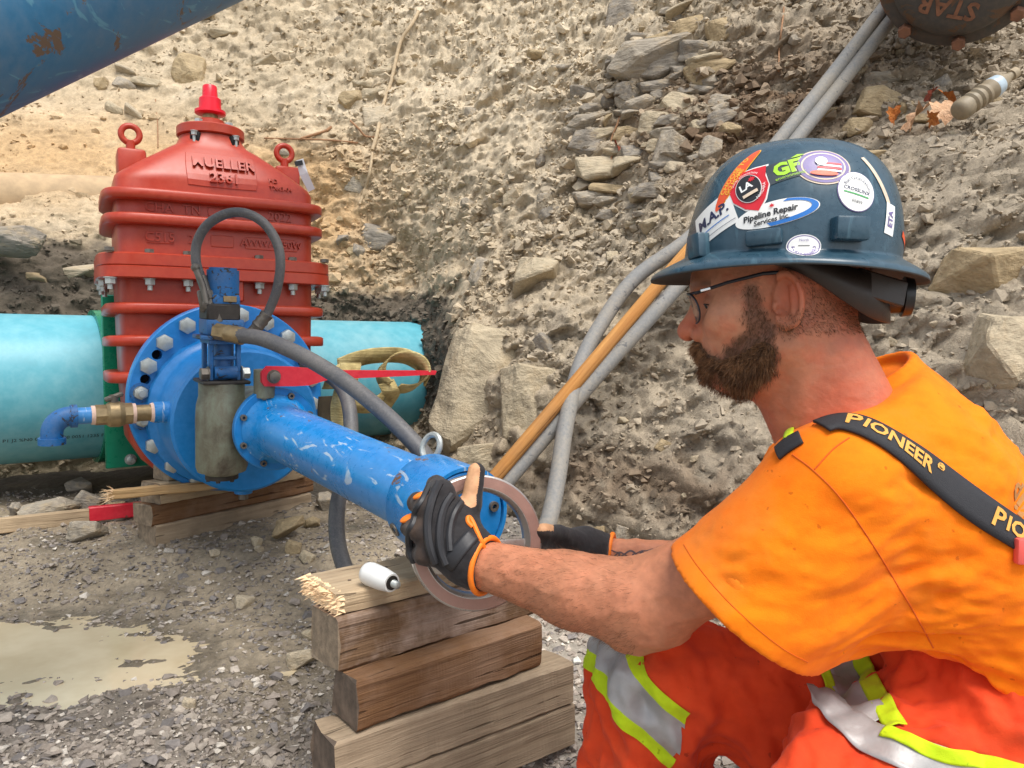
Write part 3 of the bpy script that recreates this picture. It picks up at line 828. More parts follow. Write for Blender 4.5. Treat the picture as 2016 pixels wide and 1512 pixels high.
mb2 = MB().lathe([(0, ZF - .052), (RF * .97, ZF - .052), (RF * .97, ZF - .041), (0, ZF - .041)], T3(FXc, FYc), 64); mb2.build('flange_gasket', M_HOLE, mach)
for k in range(20):
    a = R_(12 + 18 * k); c = np.array([FXc + RF * .885 * math.cos(a), FYc + RF * .885 * math.sin(a), ZF])
    if k in (9, 10, 14, 15):
        MB().hexbolt(c, (0, 0, 1), .021, .022, True, .02).build('flange_stud', M_ZINC if k in (9, 10) else M_STEEL, mach)
        MB().lathe([(.021, 0), (.031, 0), (.031, .006), (.021, .006)], T3(*c), 24, True).build('washer', M_BLUE_D, mach)
    else:
        MB().hexbolt(c, (0, 0, 1), .026, .024, False).build('flange_bolt', M_ZINC, mach)
hubo = MB().lathe([(0, ZH), (.211, ZH), (.219, ZH - .008), (.219, ZF + .045), (.228, ZF + .03), (.244, ZF + .022), (.25, ZF - .002), (0, ZF - .002)], T3(HX, HY), 96).build('adapter_hub', M_BLUE_C, mach)
# drain boss under the hub
MB().cyl((HX + .02, HY - .215, (ZH + ZF) / 2), (HX + .02, HY - .25, (ZH + ZF) / 2), .028, seg=20).build('drain_boss', M_BLUE_C, mach)
MB().cyl((HX + .02, HY - .25, (ZH + ZF) / 2), (HX + .02, HY - .27, (ZH + ZF) / 2), .016, seg=6).build('drain_plug', M_STEEL, mach)
# gear neck and bronze worm housing
MB().cyl((0, 0, ZH - .002), (0, 0, -.02), .092, .098, seg=48).build('gear_neck', M_BRONZE, mach)
WX, WZ, WR = -.118, -.11, .069
prof = [(0, -.135), (.045, -.135), (.047, -.128), (WR * .93, -.126), (WR, -.112), (WR, .02), (WR * .97, .06), (WR * .88, .085), (WR * .88, .122), (0, .122)]
MY = Matrix.Translation((WX, 0, WZ)) @ Matrix.Rotation(R_(-90), 4, 'X')
g = MB(); g.lathe(prof, MY, 48)
g.box((WX * .5, -.005, WZ), (abs(WX), .17, .1), None, .02, 2)
g.build('worm_housing', M_BRONZE, mach)
MB().cyl((WX, -.136, WZ), (WX, -.148, WZ), .044, seg=28).build('housing_cap', M_DARKST, mach)
for k in range(6):
    a = R_(60 * k); MB().cyl((WX + .037 * math.cos(a), -.147, WZ + .037 * math.sin(a)), (WX + .037 * math.cos(a), -.154, WZ + .037 * math.sin(a)), .006, seg=6).build('cap_screw', M_DARKST, mach)
MB().box((WX, .126, WZ), (.125, .01, .12), None, .003).build('housing_top_plate', M_DARKST, mach)
# motor stand
st = MB()
for dx in (-.036, .036):
    st.box((WX + dx, .19, WZ + .03), (.012, .118, .016), None, .002); st.box((WX + dx, .19, WZ - .04), (.012, .118, .016), None, .002)
st.box((WX, .192, WZ + .03), (.062, .01, .012), None, .002); st.box((WX, .236, WZ), (.09, .012, .1), None, .002)
st.build('motor_stand', M_BLUE_D, mach)
MB().cyl((WX + .004, .13, WZ), (WX + .004, .235, WZ), .026, seg=24).build('drive_coupling', M_BLUE_D, mach)
MB().cyl((WX - .03, .152, WZ + .035), (WX + .03, .152, WZ + .035), .018, seg=20).build('stand_roller', M_BLUE_D, mach)
MB().hexbolt((WX - .043, .15, WZ + .035), (-1, 0, 0), .017, .022).build('stand_bolt', M_STEEL, mach)
MB().hexbolt((WX + .043, .15, WZ + .035), (1, 0, 0), .017, .022).build('stand_bolt', M_ZINC, mach)
MB().box((WX, .247, WZ), (.13, .012, .11), None, .003).build('stand_plate', M_BLUE_D, mach)
MB().box((WX, .275, WZ), (.1, .044, .09), None, .006, 2).build('motor_base', M_BLUE_D, mach)
MB().box((WX - .005, .316, WZ), (.088, .046, .088), None, .005).build('motor_port_block', M_DARKST, mach)
MB().box((WX + .004, .345, WZ), (.075, .04, .075), None, .008, 2).cyl((WX + .004, .36, WZ), (WX + .004, .43, WZ), .042, seg=24).cyl((WX + .004, .43, WZ), (WX + .004, .436, WZ), .036, seg=24).build('hydraulic_motor', M_BLUE_D, mach)
MB().box((WX + .012, .352, WZ + .04), (.035, .016, .004), None, .001).build('motor_plate', M_BRASS, mach)
# front flange of the gear case with its socket screws
MB().lathe([(0, 0), (.112, 0), (.115, -.003), (.115, -.02), (0, -.02)], None, 72).build('gear_cover', M_BLUE_C, mach)
for k in range(8):
    a = R_(22.5 + 45 * k); c = np.array([.099 * math.cos(a), .099 * math.sin(a), 0])
    MB().lathe([(.0042, .002), (.0042, .010), (.0085, .010), (.0085, 0), (0, 0), (0, .002)], T3(*c), 16).build('cover_screw', M_STEEL, mach)
# boring tube, collar, end plate
tz = LT * .865
MB().lathe([(.095, .001), (.088, .008), (.079, .03), (.075, .05), (.0705, tz * .6), (.069, tz + .01), (0, tz + .01)], None, 72).build('boring_tube', M_BLUE, mach)
MB().lathe([(.069, tz - .004), (.083, tz), (.0875, tz + .008), (.0875, LT), (.081, LT), (.081, LT - .02), (0, LT - .02)], None, 72).build('end_collar', M_BLUE, mach)
ep = MB().lathe([(0, LT - .018), (.078, LT - .018), (.078, LT - .004), (.076, LT - .002), (0, LT - .002)], None, 56).build('end_plate', M_BLUE_C, mach)
for a in (0, 90, 180, 270):
    a = R_(a + 12); c = np.array([.06 * math.cos(a), .06 * math.sin(a), LT - .002])
    MB().lathe([(.0045, .001), (.0045, .006), (.009, .006), (.009, 0), (0, 0), (0, .001)], T3(*c), 16).build('plate_screw', M_STEEL, mach)
for (ang, zz_) in ((205, tz + .03), (238, tz + .07)):
    a = R_(ang); nrm = np.array([math.cos(a), math.sin(a), 0]); c = nrm * .087 + np.array([0, 0, zz_])
    MB().lathe([(.006, -.004), (.006, .003), (.013, .003), (.013, -.002), (0, -.004)], frame(c, (0, 0, 1), nrm), 18).build('collar_screw', M_STEEL, mach)
# lifting eye on the tube
nrm = unit([.25, 1, 0]); c0 = nrm * .083 + np.array([0, 0, tz - .03])
ey = [c0 + nrm * (.012 + .024 * math.cos(2 * math.pi * k / 20)) + np.array([.35, 0, .94]) * .020 * math.sin(2 * math.pi * k / 20) for k in range(20)]
MB().tube(ey, .0058, 8, None, True).build('lifting_eye', M_ZINC, mach)
# red lever with its boss
LV = W2L(at(536, 741, 2.06)); lx, ly, lz = map(float, LV)
MB().cyl((lx - .012, ly - .06, lz - .03), (lx - .012, ly + .016, lz - .03), .028, seg=24).build('lever_boss', M_BRONZE, mach)
b = MB(); b.prism([(-.022, -.026), (.06, -.028), (.10, -.027), (.16, -.012), (.50, -.006), (.505, .006), (.17, .014), (.05, .026), (-.015, .028), (-.03, .012), (-.03, -.014)], -.007, .007, T3(lx, ly, lz))
b.build('red_lever', M_REDLEV, mach)
MB().hexbolt((lx + .002, ly, lz + .007), (0, 0, 1), .016, .012).build('lever_bolt', M_STEEL, mach)
# drain branch: nipple, ball valve, elbow
DB = W2L(at(322, 811, 2.24)); dx0, dy0, dz0 = map(float, DB)
def dcy(a, b, r, r2, name, m, seg=28): return MB().cyl((dx0 - a, dy0, dz0), (dx0 - b, dy0, dz0), r, r2, seg=seg).build(name, m, mach)
dcy(-.05, .028, .031, None, 'branch_coupling', M_BLUE)
dcy(.028, .036, .029, .027, 'thread_tape', M_TAPE); dcy(.036, .075, .024, None, 'brass_nipple', M_BRASS); dcy(.075, .084, .029, None, 'thread_tape', M_TAPE)
bv = MB(); bv.cyl((dx0 - .084, dy0, dz0), (dx0 - .105, dy0, dz0), .031, seg=8); bv.cyl((dx0 - .105, dy0, dz0), (dx0 - .118, dy0, dz0), .033, .037, seg=28); bv.cyl((dx0 - .118, dy0, dz0), (dx0 - .142, dy0, dz0), .037, .036, seg=28); bv.cyl((dx0 - .142, dy0, dz0), (dx0 - .15, dy0, dz0), .036, .03, seg=28); bv.cyl((dx0 - .15, dy0, dz0), (dx0 - .178, dy0, dz0), .029, seg=8)
bv.build('ball_valve', M_BRASS, mach)
MB().cyl((dx0 - .13, dy0 + .03, dz0), (dx0 - .13, dy0 + .055, dz0), .012, seg=12).box((dx0 - .13, dy0 + .05, dz0), (.05, .012, .02), Matrix.Translation((dx0-.13, dy0+.05, dz0)) @ Matrix.Rotation(.35, 4, 'Z') @ Matrix.Translation((-dx0+.13, -dy0-.05, -dz0)), .003).build('valve_stem', M_STEEL, mach)
dcy(.178, .188, .027, None, 'thread_tape', M_TAPE); dcy(.186, .225, .0235, None, 'branch_nipple', M_BLUE)
dcy(.222, .238, .032, None, 'elbow_collar', M_BLUE_D)
ce = np.array([dx0 - .238, dy0 - .045, dz0])
pts = [ce + np.array([-.045 * math.sin(t), .045 * math.cos(t), 0.0]) for t in np.linspace(0, math.pi / 2, 9)]
pts = [ce + np.array([.004, .045, 0])] + pts + [ce + np.array([-.045, -.012, 0])]
MB().tube(pts, .0275, 24).build('elbow', M_BLUE_D, mach)
e = ce + np.array([-.045, -.012, 0])
MB().lathe([(.022, .0), (.034, .0), (.034, -.018), (.024, -.018), (.022, -.016)], frame(e, (1, 0, 0), (0, 1, 0)), 28, True).build('elbow_lip', M_BLUE_D, mach)
MB().cyl(e + [0, -.0165, 0], e + [0, -.0155, 0], .0235, seg=24).build('elbow_mouth', M_HOLE, mach)
# short hose loop on the motor (world coordinates)
lp = spline([at(430, 635, 2.06), at(412, 590, 2.05), at(396, 545, 2.05)], 12)
keep(MB().tube(lp, .014, 12).cyl(lp[0], lp[3], .02, seg=6).cyl(lp[6], lp[8], .019, seg=6).build('hose_fitting', M_STEEL), mach)
keep(MB().tube([at(407, 598, 2.03), at(399, 560, 2.03), at(385, 528, 2.03)], [.008, .008, .009], 10).sph(at(385, 527, 2.03), .012, 12).hexbolt(at(407, 600, 2.04), unit(CAM - at(407, 600, 2.04)), .013, .014).build('fitting_lever', M_STEEL), mach)
keep(MB().box((0, 0, 0), (.036, .06, .03), frame(at(405, 592, 2.055), unit(at(420, 590, 2.05) - at(405, 592, 2.05)), unit(CAM - at(405, 592, 2.05))), .004).build('fitting_valve_body', M_STEEL), mach)
hl = spline([at(395, 545, 2.05), at(386, 515, 2.05), at(388, 478, 2.05), at(408, 443, 2.04), at(446, 421, 2.03), at(484, 420, 2.03), at(520, 440, 2.04), at(545, 478, 2.05), at(552, 520, 2.06), at(545, 570, 2.08), at(530, 610, 2.1), at(520, 628, 2.1)], 90)
keep(MB().tube(hl, .0128, 14).build('loop_hose', M_RUBBER), mach)
ef = spline([at(526, 618, 2.1), at(512, 636, 2.1), at(495, 655, 2.1)], 8)
keep(MB().tube(ef, [.019, .018, .016, .019, .0165, .019, .015, .015, .015][:len(ef)], 12).build('hose_fitting', M_STEEL), mach)
keep(MB().cyl(at(425, 652, 2.03), at(452, 657, 2.02), .022, seg=6).cyl(at(447, 656, 2.02), at(478, 662, 2.01), .023, .0235, seg=20).build('hose_coupling', M_BRASS), mach)

# ------------------------------------------------------------------ hoses
def hose(pts, r, mat, label, cat='hose', group=None, name='hydraulic_hose', seg=14, n=100):
    o = MB().tube(spline(pts, n), r, seg).build(name, mat); tag(o, label, cat, group); return o
HG = 'black hydraulic hoses of the tapping machine'
hose([at(470, 660, 2.01), at(520, 668, 1.98), at(600, 703, 1.93), at(680, 752, 1.86), at(750, 808, 1.80), at(800, 856, 1.76), at(838, 900, 1.74), at(862, 950, 1.75), at(868, 1010, 1.8), at(840, 1060, 1.9)], .0205, M_RUBBER, 'thick black hose arching over the blue tube from the motor', 'hose', HG)
hose([at(600, 715, 2.25), at(640, 735, 2.2), at(672, 762, 2.15), at(688, 805, 2.1), at(690, 870, 2.05), at(676, 940, 1.98), at(664, 1000, 1.92), at(664, 1060, 1.88), at(676, 1110, 1.85), at(698, 1150, 1.82), at(740, 1185, 1.8)], .020, M_RUBBER, 'black hose hanging down behind the blue tube to the mud', 'hose', HG)
hose([at(1775, -30, 3.02), at(1735, 22, 2.98), at(1640, 145, 2.9), at(1535, 275, 2.82), at(1440, 390, 2.75), at(1350, 475, 2.66), at(1250, 548, 2.62), at(1185, 636, 2.56), at(1142, 720, 2.48), at(1115, 830, 2.38), at(1098, 940, 2.28), at(1080, 1025, 2.2), at(1060, 1060, 2.18)], .026, M_GREYHOSE, 'dusty grey hose bending down the bank in front of the wooden pole', 'hose', 'grey hoses on the bank', 'grey_hose')
hose([at(1800, -20, 3.0), at(1752, 42, 2.96), at(1650, 172, 2.88), at(1560, 285, 2.8), at(1480, 395, 2.72), at(1345, 552, 2.55), at(1180, 735, 2.46), at(1060, 875, 2.4), at(1000, 945, 2.36), at(970, 985, 2.35)], .0255, M_GREYHOSE, 'dusty grey hose lying straight beneath the wooden pole', 'hose', 'grey hoses on the bank', 'grey_hose')
_pa, _pb = at(965, 950, 2.33), at(1420, 418, 2.62)
_pd = unit(_pb - _pa); _pl = float(np.linalg.norm(_pb - _pa)); _pm = frame(_pa, _pd, unit(np.cross(_pd, [0, 1, 0])))
_po = MB().tube([(0, 0, 0), (.02, 0, 0), (_pl * .3, .002, 0), (_pl * .7, -.002, .002), (_pl, 0, 0)], [.017, .0215, .022, .0215, .021], 18).build('wooden_pole', M_HANDLE); _po.matrix_world = _pm
tag(_po, 'yellow wooden tool handle leaning on the earth bank beside grey hoses', 'tool handle')

# ------------------------------------------------------------------ water main with its sleeve
PC = np.array([-1.85, 3.05, .551]); PD = unit([.8, .6, 0]); PN = unit([.6, -.8, 0])
RP = .292
def alongp(u): return PC + PD * u
main = MB()
mm = frame(alongp(-1.6), PN, PD)
main.lathe([(0, 0), (RP, 0), (RP, 4.2), (0, 4.2)], mm, 96)
mo = main.build('water_main', M_AQUA); tag(mo, 'big turquoise plastic water main running behind the red valve into the soil', 'water pipe')
v_, f_ = text_geo('1% C 7715  P1 J2 %N0 0 Y175   % 0 0051 1235 P   BWN 0951 0 %N', .022)
tx = []
for p in v_:
    u, s = p[0] + .02, p[1]; a = R_(-38) + s / RP
    tx.append(alongp(u) + (PN * math.cos(a) + np.array([0, 0, 1]) * math.sin(a)) * (RP + .0008))
link('pipe_print', mesh_np('pipe_print', np.array(tx), f_, False, [M_BLACK]), mo)
sl = empty('tapping_sleeve', alongp(.4), 'green coated steel tapping sleeve clamped round the turquoise pipe', 'pipe sleeve')
s0, s1 = .15, .78
keep(MB().lathe([(RP + .002, s0), (RP + .022, s0), (RP + .022, s1), (RP + .002, s1)], frame(alongp(0), PN, PD), 72, True).build('sleeve_body', M_GREEN), sl)
pm = frame(alongp((s0 + s1) / 2) + PN * (RP + .03), PD, PN)
keep(MB().box((0, .03, 0), (s1 - s0 + .02, .66, .016), pm, .004).build('saddle_plate', M_GREEN), sl)
for (lx_, lz_) in ((-.24, -.27), (-.12, -.27), (-.24, .325), (-.12, .325), (.24, .325)):
    keep(MB().hexbolt(mul(pm, (lx_, lz_, .009)), PN, .018, .02, True, .03).build('sleeve_bolt', M_ZINC), sl)

# ------------------------------------------------------------------ red gate valve
AZV = R_(30)
VX = np.array([math.cos(AZV), math.sin(AZV), 0]); VN = np.array([math.sin(AZV), -math.cos(AZV), 0])
VO = at(423, 680, 2.80); VO[2] = 0
VM = Matrix.Identity(4)
for i in range(3): VM[i][0], VM[i][1], VM[i][2], VM[i][3] = VX[i], -VN[i], (0, 0, 1)[i], VO[i]
valve = empty('gate_valve', VO, 'tall red cast gate valve with ribs, eye bolts and red stem cap', 'gate valve', None, VM)
def sect(hx, hy, p=5.0, n=72):
    out = []
    for k in range(n):
        t = 2 * math.pi * k / n; c, s = math.cos(t), math.sin(t)
        out.append((hx * np.sign(c) * abs(c) ** (2 / p), hy * np.sign(s) * abs(s) ** (2 / p)))
    return out
def loft(secs, n=72, caps=True):
    """secs: (z, hx, hy, p)"""
    v, f = [], []
    for (z, hx, hy, p) in secs: v += [(x, y, z) for x, y in sect(hx, hy, p, n)]
    for i in range(len(secs) - 1):
        for k in range(n): f.append([i * n + k, i * n + (k + 1) % n, (i + 1) * n + (k + 1) % n, (i + 1) * n + k])
    if caps: f.append(list(range(n))[::-1]); f.append([(len(secs) - 1) * n + k for k in range(n)])
    return v, f
def lobj(name, secs, mat, parent, n=72, angle=35):
    v, f = loft(secs, n); me = mesh_np(name, np.array(v), f, True, [mat])
    bm = bmesh.new(); bm.from_mesh(me)
    for e in bm.edges:
        if len(e.link_faces) == 2 and e.calc_face_angle(0) > R_(angle): e.smooth = False
    bm.to_mesh(me); bm.free(); return link(name, me, parent)
lower = [(.27, .20, .16, 5), (.33, .26, .17, 6), (.40, .30, .185, 7), (.60, .315, .195, 8), (.945, .322, .20, 8)]
lobj('valve_body', lower, M_RED, valve)
bonnet_secs = [(.99, .322, .20, 8), (1.262, .325, .2, 8), (1.283, .32, .198, 6), (1.300, .30, .190, 6), (1.345, .235, .165, 6), (1.40, .155, .13, 5), (1.425, .122, .112, 3), (1.452, .108, .107, 2.1), (1.462, .107, .106, 2)]
bon = lobj('valve_bonnet', bonnet_secs, M_RED, valve)
lv, lf = loft(bonnet_secs); BON = bvh_of([mul(VM, p) for p in lv], lf)
lv, lf = loft(lower); LOW = bvh_of([mul(VM, p) for p in lv], lf)
def ribring(z, h, grow, name='rib'):
    hx, hy = (.322 + grow), (.2 + grow)
    return lobj(name, [(z - h / 2, hx - .03, hy - .03, 6), (z - h * .5, hx - .005, hy - .005, 6), (z - h * .40, hx, hy, 6), (z + h * .30, hx, hy, 6), (z + h * .42, hx - .004, hy - .004, 6), (z + h / 2, hx - .016, hy - .016, 6)], M_RED, valve, 72, 60)
for z in (1.212, 1.132, .842, .735, .615, .49): ribring(z, .036, .040)
lobj('body_flange', [(.937, .378, .255, 6), (.94, .382, .259, 6), (.974, .382, .259, 6), (.976, .379, .256, 6)], M_RED, valve, 96, 25)
lobj('bonnet_flange', [(.977, .379, .256, 6), (.980, .381, .258, 6), (1.014, .381, .258, 6), (1.018, .376, .253, 6)], M_RED, valve, 96, 25)
for k in range(7):
    x = -.345 + .69 * k / 6
    if k == 3: continue
    for sgn in (-1, 1):
        MB().hexbolt((x, sgn * .228, 1.018), (0, 0, 1), .0155, .014, False).build('bonnet_bolt', M_STEEL, valve)
        MB().hexbolt((x, sgn * .228, .937), (0, 0, -1), .0165, .022, True, .016).build('bonnet_nut', M_ZINC, valve)
for y in (-.1, .1):
    for sgn in (-1, 1): MB().hexbolt((sgn * .36, y, .937), (0, 0, -1), .0165, .022, True, .016).build('bonnet_nut', M_ZINC, valve)
MB().box((.045, -.215, .905), (.03, .06, .07), None, .004).build('stiffener', M_RED, valve)
MB().lathe([(0, 1.464), (.108, 1.464), (.115, 1.468), (.115, 1.496), (.111, 1.50), (.06, 1.502), (.05, 1.512), (.048, 1.53), (.04, 1.534), (0, 1.534)], None, 56).build('packing_plate', M_RED, valve)
for a in (-125, -55, 55, 125):
    a = R_(a); c = np.array([.088 * math.cos(a), .088 * math.sin(a), 0])
    MB().hexbolt(c + [0, 0, 1.50], (0, 0, 1), .014, .014).build('plate_bolt', M_ZINC, valve)
    if a < 0:
        pk = np.array([.111 * math.cos(a), .111 * math.sin(a), 0])
        MB().box((0, 0, 0), (.034, .02, .046), Matrix.Translation(pk + np.array([0, 0, 1.438])) @ Matrix.Rotation(a + math.pi / 2, 4, 'Z'), .003).build('bolt_pocket', M_HOLE, valve)
        MB().hexbolt(pk * 1.09 + [0, 0, 1.464], (0, 0, -1), .011, .016, True, .022).build('plate_nut', M_ZINC, valve)
MB().cyl((0, 0, 1.53), (0, 0, 1.56), .026, seg=24).build('valve_stem', M_BRASS, valve)
MB().lathe([(0, 1.552), (.045, 1.552), (.053, 1.556), (.053, 1.566), (.038, 1.57), (.0375, 1.608), (.035, 1.611), (.027, 1.612), (.0245, 1.652), (.022, 1.656), (0, 1.656)], None, 40).build('stem_cap', M_REDCAP, valve)
for sgn in (-1, 1):
    x = sgn * .262
    MB().box((x, 0, 1.335), (.09, .12, .11), None, .012, 2).build('lifting_lug', M_RED, valve)
    ring = [np.array([x + .029 * math.cos(t), 0, 1.448 + .029 * math.sin(t)]) for t in np.linspace(0, 2 * math.pi, 28, endpoint=False)]
    MB().tube(ring, .0105, 12, None, True).cyl((x, 0, 1.39), (x, 0, 1.425), .015, seg=20).build('eye_bolt', M_RED, valve)
# raised casting marks
def cast(s, size, lx, z, tree=None, plate=None, name='cast_lettering', ex=.004, bold=.0, raised=False):
    raised = raised or bool(plate)
    org = np.array(VO) + VX * lx + np.array([0, 0, z]) + VN * .5
    if plate:
        g = grid_geo(plate[0], plate[1], 10, 6, .12)
        o = decal('cast_plate', g, M_RED, tree or BON, org, VX, (0, 0, 1), -VN, valve, .0030, .1)
        sol = o.modifiers.new('thick', 'SOLIDIFY'); sol.thickness = .006; sol.offset = -1
        bv_ = o.modifiers.new('soft', 'BEVEL'); bv_.width = .002; bv_.segments = 2
    if s:
        v, f = text_geo(s, size, ex, bold)
        decal(name, (v, f), M_RED, tree or BON, org, VX, (0, 0, 1), -VN, valve, .006 if raised else .002, .1)
cast('MUELLER', .050, .012, 1.342, None, None, ex=.009, bold=.0008, raised=True); cast('2361', .050, .012, 1.288, None, None, ex=.009, bold=.0008, raised=True)
cast(None, 0, .006, 1.318, None, (.23, .125))
cast('HD', .022, .175, 1.30); cast('TX43-04', .022, .20, 1.272)
cast('CHA', .042, -.195, 1.172); cast('TN', .042, -.095, 1.172); cast(None, 0, 0, 1.172, None, (.09, .03)); cast('2022', .042, .195, 1.172)
cast('C515', .042, -.195, 1.075, None, (.085, .04)); cast('2', .042, -.1, 1.075); cast(None, 0, 0, 1.075, None, (.075, .04)); cast('AWWA 250W', .034, .165, 1.075, None, (.185, .042))
tg = empty('shipping_tag', at(598, 335, 2.72), 'crumpled white paper tag with black print tied to the valve eye bolt', 'tag')
th = [at(583, 316, 2.70), at(597, 312, 2.70), at(606, 340, 2.70), at(620, 372, 2.72), at(607, 378, 2.73), at(590, 345, 2.71)]
keep(link('tag_sheet', mesh_np('tag_sheet', np.array(th), [[0, 1, 2, 5], [5, 2, 3, 4]], False, [M_PAPER])), tg)
tp = [at(579, 318, 2.695), at(595, 315, 2.695), at(597, 324, 2.695), at(582, 328, 2.695)]
keep(link('tag_print', mesh_np('tag_print', np.array(tp), [[0, 1, 2, 3]], False, [M_BLACK])), tg)
# ------------------------------------------------------------------ timbers
def timber(name, p, az, L, w, h, mat, endm, label, group, bev=.004, rough=.002, seed=0, tiltz=0.0, cat='timber', split_end=False):
    """p: near lower front corner of the face that looks at the camera; runs along azimuth az (deg from +X towards +Y)"""
    rsx = np.random.RandomState(seed + 11)
    nx, k = 64, 12
    d = np.array([math.cos(R_(az)), math.sin(R_(az)), tiltz]); nrm = np.array([-math.sin(R_(az)), math.cos(R_(az)), 0]); up = np.array([0, 0, 1.0])
    prof = []
    b = bev
    for (y, z) in [(b, 0), (w * .5, 0), (w - b, 0), (w, b), (w, h * .5), (w, h - b), (w - b, h), (w * .5, h), (b, h), (0, h - b), (0, h * .5), (0, b)]: prof.append((y, z))
    v = []
    for i in range(nx + 1):
        x = L * i / nx
        for j, (y, z) in enumerate(prof):
            n_ = rough * np.array([perlin(np.array([x * 14, j * .8, seed + .5])), perlin(np.array([x * 14, j * .8, seed + 9.5]))])
            cut_ = max(0.0, float(perlin(np.array([x * 24, (0, 1, 2, 2, 3, 4, 5, 5, 6, 7, 8, 0)[j] * 3.1, seed + .7]))) - .08) * .030 + max(0.0, float(perlin(np.array([x * 70, j * .9, seed + 3.3])))) * .006
            if j % 3 != 1: y, z = y + (w / 2 - y) * cut_ * 4, z + (h / 2 - z) * cut_ * 4
            xx = x
            if i == 0: xx += rsx.uniform(-.004, .004)
            v.append((xx, y + n_[0] * 2, z + n_[1] * 2))
    f = []; mi = []
    for i in range(nx):
        for j in range(k):
            f.append([i * k + j, (i + 1) * k + j, (i + 1) * k + (j + 1) % k, i * k + (j + 1) % k]); mi.append(0)
    f.append(list(range(k))); mi.append(1); f.append([nx * k + j for j in range(k)][::-1]); mi.append(1)
    me = mesh_np(name, np.array(v), f, False, [mat, endm], mi)
    bm = bmesh.new(); bm.from_mesh(me); bmesh.ops.recalc_face_normals(bm, faces=bm.faces[:]); bm.to_mesh(me); bm.free()
    o = link(name, me)
    M = Matrix.Identity(4)
    for q in range(3): M[q][0], M[q][1], M[q][2], M[q][3] = d[q], nrm[q], up[q], p[q]
    o.matrix_world = M; tag(o, label, cat, group); return o
def ground_pt(px, py, z):
    r = ray(px, py); d = (z - CAM[2]) / r[2]; return CAM + d * r
G1 = 'timbers stacked under the end of the blue tube'
t2 = ground_pt(706, 1446, .085)
timber('timber', ground_pt(661, 1463, .083) - np.array([0, 0, .085]), 37.5, .512, .095, .085, M_WGREY, M_WENDD, 'long pale grey timber beneath the brown timber in the front stack', G1, seed=1, rough=.0015)
timber('timber', ground_pt(661, 1463, .083) + np.array([-.012, -.004, -.174]), 37.2, .53, .1, .086, M_WGREY, M_WENDD, 'dull grey timber beneath the long pale one, low in the front stack', G1, seed=2, rough=.0015)
timber('timber', t2 + np.array([0, 0, 0.0]), 40.5, .408, .085, .089, M_WBROWN, M_WENDD, 'reddish brown timber with cracked grain in the middle of the front stack', G1, .007, .003, seed=3)
t1 = ground_pt(668, 1325, .1745)
timber('timber', t1, 40.0, .45, .10, .090, M_WOLD, M_WEND, 'dirty brown timber with whitish stains right under the splintered plank', G1, .004, .003, seed=4)
timber('timber', ground_pt(985, 1530, -.168) + np.array([-.05, -.04, 0]), 40, .30, .1, .083, M_WBROWN, M_WENDD, 'short low timber with a torn pale edge at the foot of the front stack', G1, .006, .004, seed=5)
pk0 = ground_pt(667, 1213, .2655)
plank = empty('plank', pk0, 'pale plank with a freshly splintered end on top of the front stack', 'plank', G1)
po = timber('board', pk0, 38.5, .36, .145, .036, M_WPALE, M_SPLIN, None, None, .004, .002, seed=6); keep(po, plank)
for q in ('label', 'category', 'group'):
    if q in po: del po[q]
rsp = np.random.RandomState(5); sv, sf = [], []
da = np.array([math.cos(R_(38.5)), math.sin(R_(38.5)), 0]); dn = np.array([-math.sin(R_(38.5)), math.cos(R_(38.5)), 0])
for k in range(260):
    y = rsp.uniform(0, .145); z = rsp.uniform(.002, .034); ln = rsp.uniform(.003, .026) * (1.0 if rsp.rand() < .15 else .5); r = rsp.uniform(.0020, .0080)
    a = pk0 + dn * y + np.array([0, 0, z]) + da * .01; dr = unit(-da + dn * rsp.normal(0, .2) + np.array([0, 0, rsp.normal(.0, .3)]))
    tip = a + dr * (ln + .01); s = unit(np.cross(dr, (0, 0, 1))); n0 = len(sv)
    sv += [a + s * r, a - s * r, a + np.array([0, 0, r]), tip]; sf += [[n0, n0 + 1, n0 + 3], [n0 + 1, n0 + 2, n0 + 3], [n0 + 2, n0, n0 + 3]]
spl = link('splinters', mesh_np('splinters', np.array(sv), np.array(sf), False, [M_SPLIN])); spl['kind'] = 'stuff'; keep(spl, plank)
# nails heads / knots on the plank
for (a, b) in ((.05, .06), (.09, .055), (.10, .1), (.14, .09)):
    keep(MB().cyl(pk0 + da * a + dn * b + [0, 0, .0372], pk0 + da * a + dn * b + [0, 0, .0378], .0035, seg=8).build('nail_hole', M_WENDD), plank)
# roller grip lying on the plank
ra, rb = at(722, 1119, 1.335), at(768, 1133, 1.29)
rz = pk0[2] + .0375
ra[2] = rz + .0195; rb[2] = rz + .0165
rd = unit(rb - ra)
grip = empty('handle_grip', ra, 'white plastic roller grip with threaded stud lying on the plank', 'handle')
keep(MB().lathe([(0, -.002), (.014, -.002), (.019, .003), (.0205, .012), (.0195, .045), (.0165, .068), (.0155, .071), (.0125, .071), (.0125, .069), (0, .069)], frame(ra, (0, 0, 1), rd), 40).build('grip_sleeve', M_WHITE), grip)
keep(MB().lathe([(.0, .069), (.012, .069), (.0118, .0725), (.0075, .0725), (.0075, .074), (0, .074)], frame(ra, (0, 0, 1), rd), 24).build('grip_bushing', M_DARKST), grip)
sprof = [(0, .07)]
for k in range(7): sprof += [(.0068, .073 + .0022 * k), (.0058, .0741 + .0022 * k)]
keep(MB().lathe(sprof + [(0, .0895)], frame(ra, (0, 0, 1), rd), 18).build('grip_stud', M_ZINC), grip)

